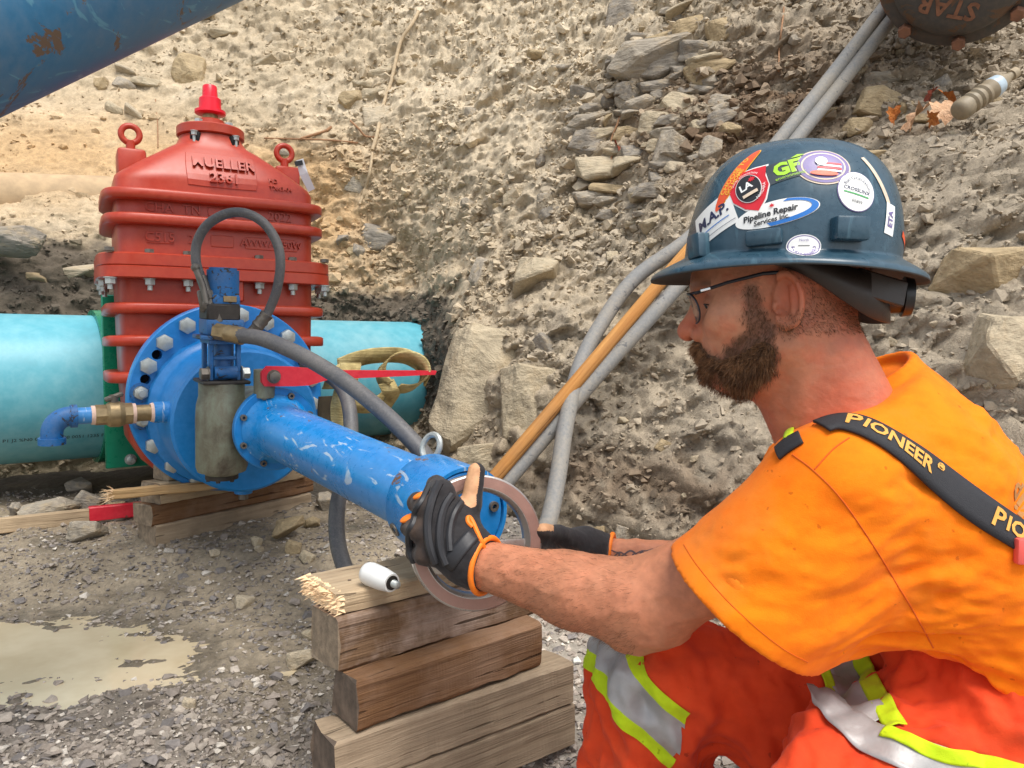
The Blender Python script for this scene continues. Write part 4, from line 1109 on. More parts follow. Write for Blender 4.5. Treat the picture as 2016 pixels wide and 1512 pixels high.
# crib under the valve
G2 = 'timbers cribbed up under the red valve'
c1 = ground_pt(308, 1077, .085)
timber('timber', c1, 57, .64, .10, .066, M_WGREY, M_WEND, 'wet greyed timber lowest in the crib under the valve', G2, seed=21)
timber('timber', c1 + np.array([-.012, .0, .0665]), 57.5, .67, .10, .064, M_WBROWN, M_WEND, 'brown knotty timber, middle one of the crib under the valve', G2, .005, .003, seed=22)
timber('timber', c1 + np.array([.012, .012, .131]), 57, .6, .11, .068, M_WPALE, M_WEND, 'pale clean timber, topmost of the crib under the valve', G2, seed=23)
cb = ground_pt(279, 1016, .155)
timber('timber', cb, -12, .10, .5, .078, M_WYEL, M_WYEL, 'yellow timber block set crosswise at the end of the crib', G2, seed=24)
timber('timber', c1 + np.array([.02, .05, .2]), 57, .12, .08, .05, M_WPALE, M_WEND, 'small pale offcut wedged between crib and blue flange', G2, seed=25)
st0 = ground_pt(212, 985, .25)
stick = empty('broken_stick', st0, 'pale broken stick with a frayed end poking out of the valve crib', 'stick')
so = timber('stick_shaft', st0, 33, .34, .035, .028, M_WYEL, M_SPLIN, None, None, .003, .002, seed=26); keep(so, stick)
for q in ('label', 'category', 'group'):
    if q in so: del so[q]
sv, sf = [], []
ds = np.array([math.cos(R_(33)), math.sin(R_(33)), 0])
for k in range(40):
    a = st0 + np.array([rsp.uniform(0, .02), rsp.uniform(0, .03), rsp.uniform(0, .03)]); dr = unit(-ds + rsp.normal(0, .35, 3)); tip = a + dr * rsp.uniform(.015, .04); n0 = len(sv); r = .003
    sv += [a + [r, 0, 0], a - [r, 0, 0], a + [0, 0, r], tip]; sf += [[n0, n0 + 1, n0 + 3], [n0 + 1, n0 + 2, n0 + 3], [n0 + 2, n0, n0 + 3]]
spl = link('splinters', mesh_np('splinters', np.array(sv), np.array(sf), False, [M_SPLIN])); spl['kind'] = 'stuff'; keep(spl, stick)
# long board with a red painted end
bd0 = ground_pt(-60, 1058, .105); bd1 = ground_pt(305, 1012, .115)
vec = bd1 - bd0; azb = math.degrees(math.atan2(vec[1], vec[0])); Lb = float(np.linalg.norm(vec))
board = empty('survey_stake', bd0, 'long pale wooden lath with a red painted end lying before the pipe', 'stake')
o1 = timber('stake_shaft', bd0, azb, Lb * .62, .03, .05, M_WPALE, M_WEND, None, None, .003, .001, seed=31); o2 = timber('painted_end', bd0 + unit(vec) * Lb * .62, azb, Lb * .42, .0305, .0505, M_REDLEV, M_REDLEV, None, None, .003, .001, seed=32)
for o in (o1, o2):
    keep(o, board)
    for q in ('label', 'category', 'group'):
        if q in o: del o[q]
# ------------------------------------------------------------------ loose rocks
G3 = 'loose rocks lying in the trench'
def rock(px, py, w, h, tint, kind, roll, label, seed, sink=.18, z=None):
    r = ray(px, py + h * .5); hh = FLOOR.ray_cast(V(CAM), V(unit(r))); p = np.array(hh[0]); d = (p - CAM) @ CF
    sx, sz_ = w / 2 / F_PX * d, h / 2 / F_PX * d * 1.1
    o = place_stone(p + np.array([0, sx * .5, sz_ * (1 - sink * 2)]), sx, sx * .8, sz_, roll, seed, tint, kind, None, 0, 'rock'); tag(o, label, 'rock', G3); return o
rock(163, 1044, 74, 46, 1, 'block', 0, 'grey angular rock with a thin white mark in front of the red-ended lath', 2)
rock(82, 1003, 100, 50, 1, 'slab', -.1, 'broad pale grey slab lying behind the lath near the pipe', 3)
rock(168, 986, 62, 44, 2, 'block', .2, 'dark faceted rock under the turquoise pipe, by the broken stick', 5)
rock(150, 955, 50, 30, 2, 'block', .1, 'small dark rock half hidden in shade beneath the turquoise pipe', 1)
rock(25, 1000, 30, 34, 2, 'block', .6, 'upright dark grey rock at the far end of the slab', 4)
rock(225, 998, 34, 26, 3, 'block', .1, 'mossy brown rock just under the broken stick', 6)
rock(568, 1043, 70, 44, 3, 'block', -.2, 'large tan rock right of the valve crib below the tube', 0)
rock(612, 1028, 36, 22, 3, 'slab', .1, 'flat brown rock tucked behind the large tan rock', 2)
rock(500, 1066, 28, 22, 0, 'block', .2, 'small pale stone nearest the valve crib', 3)
rock(508, 1080, 22, 18, 4, 'block', -.1, 'little white stone before the small pale stone', 4)
rock(576, 1076, 36, 28, 3, 'round', .1, 'rounded brown stone before the large tan rock', 5)
rock(602, 1097, 32, 24, 0, 'slab', .5, 'tilted flat stone beside the hanging black hose', 6)
rock(418, 1090, 26, 18, 4, 'slab', .4, 'thin white chip standing on edge on wet mud', 1)
rock(472, 1187, 52, 26, 4, 'slab', 0, 'pale flat rock alone on the gravel between crib and plank', 0)
rock(592, 1297, 66, 42, 4, 'block', -.2, 'cream wedge-shaped rock beside the front timber stack', 2)
rock(605, 1250, 26, 22, 0, 'round', 0, 'small round tan stone above the cream wedge-shaped rock', 3)
rock(370, 1385, 30, 26, 4, 'round', 0, 'light round pebble lying on open gravel', 5)
rock(640, 985, 50, 50, 1, 'block', .3, 'grey rock in the shade behind the tube and crib', 4)
rock(690, 950, 50, 34, 0, 'slab', -.3, 'pale slab under the far end of the turquoise pipe', 6)
mk = [at(143, 1026, 2.30), at(147, 1032, 2.30), at(147, 1044, 2.295), at(151, 1056, 2.29), at(156, 1064, 2.285), at(175, 1066, 2.27)]
# ------------------------------------------------------------------ sling over the red lever
def webbing(t, name, pts, wdir, w, mat, parent, n=60):
    c = spline(pts, n); v = []
    for i, p in enumerate(c):
        a = np.asarray(wdir[0], float); b = np.asarray(wdir[1], float); s = i / (len(c) - 1); d = unit(a * (1 - s) + b * s)
        v += [p - d * w / 2, p + d * w / 2]
    f = np.array([[2 * i, 2 * i + 2, 2 * i + 3, 2 * i + 1] for i in range(len(c) - 1)])
    o = link(name, mesh_np(name, np.array(v), f, True, [mat])); m = o.modifiers.new('thick', 'SOLIDIFY'); m.thickness = .006; m.offset = 0
    keep(o, parent); return o
def web_mat():
    t = NT('sling_webbing'); v = t.coord('Object', (1, 1, 1)); n = t.noise(v, 20, 4); w = t.n('ShaderNodeTexWave', bands_direction='Z'); w.inputs['Scale'].default_value = 70; w.inputs['Distortion'].default_value = 2; t.l(v, w.inputs['Vector'])
    c = t.ramp(n, [(.3, lin((132, 114, 74))), (.55, lin((186, 168, 116))), (.75, lin((206, 190, 142)))])
    return t.out(c, .85, 0, t.bump(w.outputs['Fac'], .5, .004), .2)
M_WEB = web_mat(); M_WEBD = plain('sling_edge', lin((64, 56, 42)), .9, 0, .3, 30, .4)
sling = empty('lifting_sling', at(740, 740, 2.35), 'dirty yellow webbing sling draped in loops over the red lever', 'sling')
webbing(0, 'webbing', [at(655, 765, 2.26), at(668, 735, 2.24), at(690, 716, 2.26), at(685, 745, 2.22), at(672, 800, 2.2), at(676, 860, 2.2)], ((.9, .45, 0), (.9, .45, 0)), .062, M_WEB, sling)
webbing(0, 'webbing', [at(665, 722, 2.34), at(700, 708, 2.36), at(740, 700, 2.4), at(790, 700, 2.42), at(820, 712, 2.42), at(838, 730, 2.40), at(842, 748, 2.36)], ((.1, -.6, .8), (.4, -.6, .7)), .06, M_WEB, sling)
lc = at(795, 733, 2.36); ang = np.linspace(-1.9, 4.0, 14)
webbing(0, 'webbing_loop', [lc + CR * .064 * math.cos(a) * 1.05 + np.array([0, 0, 1]) * .052 * math.sin(a) + np.array([0, -.012 * k / 6, 0]) for k, a in enumerate(ang)], ((.55, -.72, .42), (.55, -.72, .42)), .062, M_WEB, sling, 80)
webbing(0, 'webbing', [at(760, 752, 2.34), at(768, 768, 2.33), at(772, 780, 2.36), at(752, 812, 2.42)], ((.9, .2, .35), (.8, .4, .3)), .05, M_WEB, sling)
webbing(0, 'webbing', [at(668, 772, 2.45), at(690, 795, 2.42), at(722, 800, 2.42), at(748, 790, 2.45), at(764, 770, 2.45)], ((0, -.5, .9), (0, -.5, .9)), .05, M_WEB, sling)
webbing(0, 'webbing', [at(642, 780, 2.36), at(640, 815, 2.36), at(648, 850, 2.36)], ((.7, .7, 0), (.7, .7, 0)), .05, M_WEBD, sling)
# ------------------------------------------------------------------ hand wheel held in front of the collar
wc = at(938, 1067, 1.165)
WN = unit(np.array([math.sin(R_(17)), -math.cos(R_(17)), .12]))
wm = frame(wc, (1, 0, 0), WN)
M_ALU = plain('turned_steel', lin((176, 170, 164)), .32, .75, .08, 30, .15)
M_WFACE = plain('oxide_face', lin((160, 126, 114)), .5, .45, .12, 40, .2)
hw = empty('handwheel', wc, 'round metal handwheel with brownish rim face gripped by the gloved hands', 'handwheel')
RW = .1025
keep(MB().lathe([(RW, -.010), (RW, .008), (RW - .002, .010), (RW - .003, .0102), (RW - .0195, .0102), (RW - .0205, .009), (RW - .024, .004), (RW - .026, -.004), (RW - .026, -.010), (RW - .004, -.012)], wm, 96, True).build('wheel_rim', M_ALU), hw)
keep(MB().lathe([(RW - .003, .0108), (RW - .0185, .0108), (RW - .0185, .0098), (RW - .003, .0098)], wm, 96, True).build('rim_face', M_WFACE), hw)
wb = MB(); wb.box((0, -.022, -.003), (2 * (RW - .022), .05, .009), wm, .003, 2); keep(wb.build('wheel_web', M_ALU), hw)
keep(MB().cyl(mul(wm, (0, -.02, -.014)), mul(wm, (0, -.02, .012)), .024, seg=32).build('wheel_hub', M_ALU), hw)
# ------------------------------------------------------------------ blue steel pipe hanging above the trench
M_BLUP = painted('dirty_blue_pipe', lin((50, 112, 150)), lin((104, 84, 68)), chips=.585, rough=.42, scale=9, dust=lin((120, 120, 118)), dust_amt=.6, streak=lin((96, 150, 170)))
pe0, pe1 = at(-40, 252, 1.15), at(520, -19, 1.75)
pdir = unit(pe1 - pe0); rr_ = .17
vw = unit(pe0 - CAM); pn = unit(np.cross(pdir, vw)); pn = pn if pn[2] > 0 else -pn
cen = (pe0 + pe1) / 2 + pn * rr_
hp = empty('steel_pipe', cen, 'big scuffed blue steel pipe slung across above the red valve', 'steel pipe')
keep(MB().lathe([(rr_ - .012, -1.6), (rr_, -1.6), (rr_, 1.6), (rr_ - .012, 1.6)], frame(cen, pn, pdir), 96, True).build('pipe_wall', M_BLUP), hp)
# ------------------------------------------------------------------ old buried pipes at the far side
M_OLDP = soil_material('dusty_old_pipe') if False else plain('dusty_concrete', np.array(lin((186, 160, 126))) * .9, .9, 0, .2, 14, .6)
tag(MB().cyl(at(-160, 385, 3.75), at(235, 395, 4.2), .125, .13, seg=40).build('old_pipe', M_OLDP), 'old soil-covered concrete pipe sticking out of the sand face', 'old pipe')
_bo = place_stone(at(20, 475, 3.42), .17, .10, .07, .05, 3, 2, 'round', None, 0, 'boulder'); tag(_bo, 'dark rounded boulder bedded in black soil below the old concrete pipe', 'boulder')
# ------------------------------------------------------------------ cast iron pipe end with bolted cap
M_IRON = painted('rusty_iron', lin((72, 70, 68)), lin((98, 74, 56)), chips=.57, rough=.55, scale=9, dust=lin((120, 98, 78)), dust_amt=.5)
M_RUST = plain('rust', lin((128, 88, 66)), .8, 0, .35, 26, .6)
ic = at(1893, -58, 2.62); iax = unit(np.array([-.42, -.62, -.62]))
im = frame(ic, (1, 0, 0), iax)
ip = empty('iron_pipe_end', ic, 'rusty black cast iron pipe end with bolted cap on the bank', 'iron pipe')
keep(MB().lathe([(0, .045), (.16, .04), (.20, .03), (.215, .012), (.218, -.01), (.25, -.014), (.262, -.02), (.262, -.05), (.25, -.055), (0, -.055)], im, 64).build('pipe_cap', M_IRON), ip)
keep(MB().lathe([(.27, -.062), (.275, -.066), (.275, -.10), (.24, -.12), (.22, -.16), (.215, -1.0), (0, -1.0), (0, -.062)], im, 64).build('pipe_barrel', M_RUST), ip)
for k in range(8):
    a = R_(45 * k + 20); c = np.array([.246 * math.cos(a), .246 * math.sin(a), 0])
    keep(MB().cyl(mul(im, c + [0, 0, -.12]), mul(im, c + [0, 0, .02]), .012, seg=12).hexbolt(mul(im, c + [0, 0, -.012]), iax, .024, .034, False).build('cap_bolt', M_RUST), ip)
capv = []
v_, f_ = text_geo('STAR', .085, .003, .002)
rot = R_(192)
tv = []
for p in v_:
    x, y = -p[0], -p[1] - .105          # the word stands upside down on the cap
    tv.append(mul(im, (x * math.cos(rot) - (-y) * math.sin(rot) * -1 if False else x, y, .0415 + p[2])))
ol = link('cast_lettering', mesh_np('cast_lettering', np.array(tv), f_, False, [M_RUST])); keep(ol, ip)
# ------------------------------------------------------------------ litter on the ledge: bottle and leaves
M_BOT = painted('dusty_bottle', lin((134, 122, 100)), lin((166, 164, 154)), chips=.66, rough=.5, scale=16, dust=lin((150, 132, 106)), dust_amt=.8)
ba, bb = at(1884, 222, 2.40), at(2000, 142, 2.44)
for q_ in (ba, bb): pass
bd = unit(bb - ba); Lq = float(np.linalg.norm(bb - ba)); bpf = [(0, 0), (.02, .001), (.029, .007), (.0335, .018)]
for k in range(4): bpf += [(.0335, .034 + .026 * k), (.0335, .044 + .026 * k), (.0275, .047 + .026 * k), (.0275, .053 + .026 * k)]
bpf += [(.0335, .142), (.0335, Lq * .62), (.029, Lq * .74), (.015, Lq * .85), (.013, Lq * .89), (.013, Lq * .92)]
bot = empty('plastic_bottle', ba, 'crushed dusty clear plastic bottle lying below the iron pipe', 'bottle')
keep(MB().lathe(bpf + [(0, Lq * .92)], frame(ba, (0, 0, 1), bd), 32).build('bottle_body', M_BOT), bot)
keep(MB().cyl(ba + bd * Lq * .92, ba + bd * Lq * 1.0, .0175, seg=20).build('bottle_cap', plain('bottle_cap', lin((160, 144, 118)), .7, 0, .2, 30, .2)), bot)
keep(MB().lathe([(.0337, Lq * .58), (.0342, Lq * .6), (.031, Lq * .70), (.0305, Lq * .70), (.0335, Lq * .58)], frame(ba, (0, 0, 1), bd), 32, True).build('bottle_label', plain('bottle_label', lin((170, 186, 196)), .4, 0, .2, 40, .1)), bot)
def leaf_mesh(seed, mat):
    rl = np.random.RandomState(seed); v = [(0, 0, 0)]; n = 22
    for k in range(n):
        t = 2 * math.pi * k / n; lobe = .55 + .35 * abs(math.cos(2.5 * t)) ** 1.5 + .12 * (k % 2); r = lobe * rl.uniform(.85, 1.1)
        x, y = r * math.cos(t), r * math.sin(t); v.append((x, y, .45 * x * x * rl.uniform(.6, 1.2) - .25 * y * y + rl.uniform(-.1, .1)))
    return mesh_np('dry_leaf', np.array(v), [[0, 1 + k, 1 + (k + 1) % n] for k in range(n)], True, [mat])
def leafmat(n_, a, b):
    t = NT(n_); v = t.coord('Object'); n = t.noise(v, 2.5, 5, .6); return t.out(t.ramp(n, [(.3, a), (.7, b)]), .6, 0, t.bump(n, .5, .1), .3)
LM = [leafmat('leaf_tan', lin((196, 150, 112)), lin((224, 186, 150))), leafmat('leaf_orange', lin((168, 88, 34)), lin((206, 130, 60))), leafmat('leaf_red', lin((112, 48, 30)), lin((150, 70, 44)))]
for i, (px, py, sz_, mi, lab) in enumerate([(1785, 262, .05, 0, 'large curled tan maple leaf at the near side of the leaf pile'), (1838, 250, .042, 0, 'folded pale tan leaf between the large leaf and the bottle'), (1746, 258, .028, 1, 'small bright orange leaf at the end of the leaf pile'), (1848, 226, .032, 1, 'orange brown leaf lying against the bottle'), (1816, 218, .026, 2, 'dark red leaf at the back of the leaf pile'), (1815, 268, .024, 1, 'little orange leaf scrap under the tan leaves'), (1212, 310, .022, 2, 'dry reddish leaf caught in the shale outcrop')]):
    h_ = hit(px, py); o = link('dry_leaf', leaf_mesh(i + 3, LM[mi])); o.location = V(np.array(h_[0]) + np.array([0, -.055, .04])); o.scale = (sz_ * 1.4,) * 3
    o.rotation_euler = (R_(52 + 10 * (i % 3)), R_(rs.uniform(-25, 25)), R_(rs.uniform(0, 360))); tag(o, lab, 'leaf', 'dry leaves on the bank')
# ------------------------------------------------------------------ rope and roots on the bank
def onbank(px, py, off):
    h_ = hit(px, py); p = np.array(h_[0]); return p - unit(p - CAM) * off
M_ROPE = plain('old_rope', lin((178, 158, 128)), .9, 0, .2, 60, .6)
tag(MB().tube(spline([onbank(840, -8, .03), onbank(812, 45, .03), onbank(788, 84, .03), onbank(770, 160, .03), onbank(752, 215, .03), onbank(742, 265, .03), onbank(733, 295, .03)], 40), .011, 10).build('rope', M_ROPE), 'old tan rope hanging down the earth bank above the valve', 'rope')
tag(MB().tube(spline([onbank(733, 300, .02), onbank(728, 340, .02), onbank(718, 375, .02), onbank(708, 402, .02)], 24), [.012] + [.008] * 23 if False else .008, 10).build('rope', M_ROPE), 'frayed thin end of rope below the long tan rope', 'rope')
M_ROOT = plain('root', lin((150, 112, 80)), .85, 0, .25, 60, .4)
for pts, r, lab in (([(520, 272), (560, 273), (600, 274), (650, 276), (705, 281)], .005, 'long thin brown root lying across the sand hollow'), ([(592, 273), (615, 266), (640, 258), (652, 250)], .008, 'short forked brown root above the sand hollow'),
                    ([(690, 238), (705, 252), (720, 268), (745, 270)], .006, 'pale twig bent beside the hanging rope'), ([(1228, 210), (1215, 245), (1204, 275), (1206, 300), (1196, 340)], .005, 'thin reddish root running down the shale outcrop'),
                    ([(1540, -5), (1543, 20), (1538, 60), (1534, 100), (1533, 140)], .004, 'fine pale root hanging above the hard hat'), ([(306, 195), (310, 240), (311, 290)], .003, 'hair-thin root hanging on the sand face by the eye bolt')):
    tag(MB().tube(spline([onbank(a, b, .015) for a, b in pts], 24), r, 8).build('root', M_ROOT), lab, 'root', 'roots in the earth bank')
# ------------------------------------------------------------------ the man
person = empty('person', at(1800, 1400, 1.0), 'bearded man in hard hat, orange shirt and orange work trousers crouching at the handwheel', 'person')
HO = at(1548, 585, .94)
_yaw, _pit = R_(16), R_(2.4)
HF = unit(np.array([-math.cos(_yaw) * math.cos(_pit), math.sin(_yaw) * math.cos(_pit), -math.sin(_pit)]))
HL = unit(np.cross(np.array([0, 0, 1.0]), HF)); HU = np.cross(HF, HL)
HB = np.stack([HF, HL, HU])
def h2w(p): return HO + np.asarray(p, float) @ HB
def w2h(P): return (P - HO.astype(np.float32)) @ HB.T.astype(np.float32)
def mirror(fn, P):
    """evaluate fn on both halves of a symmetric head"""
    Q = P.copy(); Q[..., 1] = np.abs(Q[..., 1]); return fn(Q)
def head_core(Q):
    """head without ears; Q with |y|"""
    d = sd_ell(Q, (.008, 0, .045), (.104, .078, .100))
    d = smin(d, sd_ell(Q, (.046, 0, -.028), (.061, .060, .088)), .03)
    d = smin(d, sd_ell(Q, (.046, 0, -.074), (.050, .047, .036)), .02)
    d = smin(d, sd_cap(Q, (.008, .050, -.058), (.072, .024, -.094), .017), .02)
    d = smin(d, sd_ell(Q, (.068, .043, -.022), (.030, .021, .022)), .018)
    d = smin(d, sd_cap(Q, (.100, 0, .017), (.098, .030, .018), .013, .011), .014)
    d = smax(d, -sd_sphere(Q, (.109, .036, -.005), .0185), .012)
    d = smin(d, sd_sphere(Q, (.0815, .033, -.004), .0130), .004)
    lid = sd_sphere(Q, (.0825, .033, -.004), .0148); zz = Q[..., 2] + np.float32(.0085)
    d = smin(d, smax(lid, -(np.abs(zz) - .0022), .0015), .003)
    d = smin(d, sd_cap(Q, (.101, 0, .004), (.1185, 0, -.031), .0080, .0108), .009)
    d = smin(d, sd_sphere(Q, (.120, 0, -.0365), .0128), .006)
    d = smin(d, sd_sphere(Q, (.106, .0128, -.0415), .0098), .004)
    d = smax(d, -sd_ell(Q, (.113, .0075, -.050), (.007, .0036, .005)), .003)
    d = smin(d, sd_cap(Q, (.098, 0, -.064), (.090, .019, -.067), .0075, .005), .008)
    d = smin(d, sd_cap(Q, (.095, 0, -.077), (.089, .016, -.076), .0075, .005), .007)
    d = smin(d, sd_sphere(Q, (.076, 0, -.094), .020), .015)
    nk = smin(sd_cap(Q, (-.028, 0, -.05), (-.080, 0, -.185), .054, .061), sd_cap(Q, (.012, 0, -.10), (-.030, 0, -.19), .034, .042), .04)
    nk = smin(nk, sd_cap(Q, (-.01, .05, -.035), (-.02, .022, -.17), .016, .014), .02)
    return smin(d, nk, .028)
_et = unit([-.86, .50, 0]); _en = unit([.50, .86, 0]); _eu = unit([-.22, 0, .97]); _eb = np.stack([_et, _en, _eu])
def ear(Q):
    q = (Q - np.float32((.004, .0830, -.010))) @ _eb.T.astype(np.float32)
    t, n, u = q[..., 0], q[..., 1], q[..., 2]
    d = sd_ell(q, (0, -.002, .002), (.0195, .0062, .0295))
    d = smax(d, -sd_ell(q, (-.003, .007, .004), (.0138, .0095, .022)), .003)
    e = np.sqrt((t / .0182) ** 2 + ((u - .002) / .0285) ** 2) ; rim = np.sqrt(((e - 1) * .021) ** 2 + (n - .0042) ** 2) - .0036
    rim = np.maximum(rim, -(t + .010 + np.maximum(-u, 0) * .1))
    d = smin(d, rim, .0035)
    d = smin(d, sd_cap(q, (.006, .001, .015), (.007, .0015, -.012), .0032), .004)
    d = smin(d, sd_ell(q, (-.006, -.001, -.025), (.0085, .0055, .0085)), .006)
    d = smin(d, sd_ell(q, (-.0145, .002, -.008), (.004, .0035, .006)), .004)
    d = smax(d, -sd_ell(q, (-.007, .003, -.010), (.0055, .009, .006)), .003)
    return smin(d, sd_cap(q, (-.006, -.010, .012), (-.006, -.010, -.016), .0085), .006)
def head_sdf(Q):
    return smin(head_core(Q), ear(Q), .004)
hv, hf = surf_nets(lambda P: mirror(head_sdf, P), (-.125, -.105, -.185), (.140, .105, .150), .0019)
hv = relax(hv, hf, 2, .4)
hn = vnormals(hv, hf)
hv = hv + hn * (.00045 * fbm(hv * 260, 2) + .0006 * fbm(hv * 70, 3))[:, None]
# ---- beard
def beard_sdf(Q):
    d = sd_ell(Q, (.060, 0, -.086), (.044, .046, .031))
    d = smin(d, sd_cap(Q, (.028, .057, -.064), (.056, .043, -.084), .011, .020), .018)
    d = smin(d, sd_cap(Q, (.1025, .004, -.058), (.083, .031, -.078), .0095, .0105), .012)
    d = smin(d, sd_cap(Q, (.030, .045, -.078), (.055, .02, -.096), .016, .017), .02)
    d = smax(d, head_core(Q) - .014, .006)
    return d + (.0022 * fbm(Q * np.float32(90), 2)).astype(np.float32)
# arms and the covered trunk
E1, W1, S1 = at(1262, 1184, .975), at(938, 1107, 1.105), at(1660, 1010, .875)
W2, E2, S2 = at(1196, 1090, 1.315), at(1440, 1120, 1.26), at(1620, 960, 1.18)
FB = at(1120, 1158, 1.03)
def arms_sdf(P):
    d = sd_cap(P, S1, E1, .058, .050)
    d = smin(d, sd_cap(P, E1, FB, .050, .047), .02); d = smin(d, sd_cap(P, FB, W1, .046, .033), .02)
    d = smin(d, sd_cap(P, E1 + np.array([.02, -.005, -.01]), at(1150, 1172, 1.0), .046, .040), .025)
    d = smin(d, sd_sphere(P, at(1240, 1240, .985), .024), .03)
    d2 = smin(sd_cap(P, S2, E2, .055, .045), sd_cap(P, E2, W2, .043, .027), .02)
    d = np.minimum(d, d2)
    d = smin(d, sd_ell(P, at(1810, 1030, .99), (.19, .13, .10), None), .03)
    return d
av, af = surf_nets(arms_sdf, (-.085, .78, .20), (.72, 1.36, .62), .0046)
av = relax(av, af, 3, .5); an = vnormals(av, af)
av = av + an * (.0018 * fbm(av * 30, 3) + .0005 * fbm(av * 160, 2) + .0016 * sstep(.75, 1.0, 1 - np.abs(fbm(av * np.array([9, 9, 26]) + 4, 2)) * 2.2))[:, None]
hw_ = HO + hv @ HB
body_v = np.concatenate([hw_, av]); body_f = np.concatenate([hf, af + len(hv)])
SKIN = np.array(lin((192, 128, 96))); RED = np.array(lin((190, 92, 62))); PALE_ = np.array(lin((206, 148, 116))); STUB = np.array(lin((98, 68, 52)))
x, y, z = hv[:, 0], np.abs(hv[:, 1]), hv[:, 2]
sk = np.tile(SKIN, (len(hv), 1))
def sblend(c, w):
    global sk
    w = np.clip(w, 0, 1)[:, None]; sk = sk * (1 - w) + np.asarray(c) * w
g = lambda c, r: np.exp(-(((hv * [1, 0, 1] + np.stack([0*y, y, 0*y], 1)) - np.array(c)) ** 2).sum(1) / r ** 2)
sblend(RED, (.55 + .35 * fbm(hv * 30, 3)) * sstep(.0, -.06, x) * sstep(.03, -.06, z)); sblend(RED, .75 * g((.12, 0, -.036), .022)); sblend(RED * 1.05, .8 * g((-.005, .085, 0), .03))
sblend(PALE_, .5 * g((.075, .055, -.025), .03)); sblend(RED, .35 * sstep(-.1, .4, fbm(hv * 45, 4)) * (z < .03))
sblend(RED, .35 * sstep(-.08, -.14, z))
hairw = sstep(.028, .006, x + .10 * (z < 0) * 0 + .012 * fbm(hv * 60, 2)) * sstep(-.078, -.02, z + .010 * fbm(hv * 90, 2)) * (1 - g((0, .085, -.0), .03)) + sstep(.035, .05, z) * sstep(.075, .05, x)
hairw = np.clip(hairw, 0, 1) * (.7 + .3 * sstep(-.4, .4, fbm(hv * 320, 2)))
sblend(STUB, .5 * hairw)
sblend(STUB, .55 * g((.045, .06, .012), .02) * sstep(-.4, .2, fbm(hv * 300, 2)))
def whisker(Q):
    d = beard_sdf(Q)
    d = np.minimum(d, sd_cap(Q, (.043, .067, .006), (.036, .063, -.045), .007, .013))
    d = np.minimum(d, sd_cap(Q, (.034, .060, -.045), (.055, .050, -.075), .016, .022))
    return d
brow = np.exp(-(((z - .019) / .0055) ** 2) - (((x - .095) / .018) ** 2)) * (y > .010) * (y < .05)
sblend(STUB, .8 * brow)
whk = mirror(whisker, hv.astype(np.float32)) + .004 * fbm(hv * 120, 2)
sblend(STUB * .9, .72 * sstep(.007, -.004, whk))
ska = np.tile(SKIN * np.array([.94, 1.0, .98]), (len(av), 1)); w = np.clip(.5 + .6 * fbm(av * 16, 4), 0, 1)[:, None] * .3; ska = ska * (1 - w) + RED * 1.05 * w
ska = ska * (1 + .16 * fbm(av * 120, 3) + .10 * fbm(av * 400, 2))[:, None]
def skin_mat():
    t = NT('skin'); a = t.attr('skin'); v = t.coord('Object'); n = t.noise(v, 420, 3, .7); n2 = t.noise(v, 60, 4)
    c = t.mix(1.0, a.outputs['Color'], t.ramp(n2, [(.3, .86), (.7, 1.1)]), 'MULTIPLY')
    m = t.out(c, t.ramp(n2, [(.3, .46), (.7, .62)]), 0, t.bump(n, .35, .0012), .42)
    t.b.inputs['Subsurface Weight'].default_value = .08; t.b.inputs['Subsurface Radius'].default_value = (.008, .004, .002); t.b.inputs['Subsurface Scale'].default_value = .5
    return m
M_SKIN = skin_mat()
bme = mesh_np('body', body_v, body_f, True, [M_SKIN]); add_rgb(bme, 'skin', np.clip(np.concatenate([sk, ska]), 0, 1))
body = link('body', bme); keep(body, person)
ARM_T = bvh_of(av, af)
def hairs(name, pts, dirs, length, width, mat, parent, rs_, bend=.3, seg=3):
    n = len(pts); side = np.cross(dirs, rs_.normal(size=(n, 3))); side /= np.linalg.norm(side, axis=1)[:, None] + 1e-9
    bd_ = np.cross(dirs, side); vs = []
    for k in range(seg + 1):
        t = k / seg; c = pts + dirs * (length * t)[:, None] + bd_ * (bend * length * t * t)[:, None]; wd = (width * (1 - .85 * t))[:, None]
        vs += [c - side * wd, c + side * wd]
    v = np.stack(vs, 1).reshape(-1, 3); m = 2 * (seg + 1); base = (np.arange(n) * m)[:, None]
    f = np.concatenate([base + np.array([[2 * k, 2 * k + 1, 2 * k + 3, 2 * k + 2]]) for k in range(seg)])
    o = link(name, mesh_np(name, v, f, True, [mat])); keep(o, parent); return o
bv_, bf_ = surf_nets(lambda P: mirror(beard_sdf, P), (-.01, -.085, -.14), (.13, .085, .02), .0023)
bn_ = vnormals(bv_, bf_)
def hair_mat(name, a, b):
    t = NT(name); v = t.coord('Object'); n = t.noise(v, 55, 4, .7); return t.out(t.ramp(n, [(.32, a), (.68, b)]), .5, 0, t.bump(t.noise(v, 380, 3), .6, .002), .35)
M_BEARD = hair_mat('beard_hair', lin((66, 46, 32)), lin((128, 90, 60)))
M_MOUST = hair_mat('moustache_hair', lin((104, 70, 44)), lin((168, 122, 82)))
beard = link('beard', mesh_np('beard', HO + bv_ @ HB, bf_, True, [M_BEARD])); keep(beard, person)
rh = np.random.RandomState(4)
core = mirror(head_core, bv_.astype(np.float32))
outm = np.where(core > .0015)[0]
sel = outm[rh.randint(0, len(outm), 14000)]
pb = bv_[sel] + rh.normal(0, .0012, (len(sel), 3)); nb = bn_[sel]
flow = nb * .55 + np.array([.22, 0, -.85]) + rh.normal(0, .28, nb.shape); flow /= np.linalg.norm(flow, axis=1)[:, None]
front = sstep(.075, .10, pb[:, 0]) * sstep(-.09, -.07, pb[:, 2])
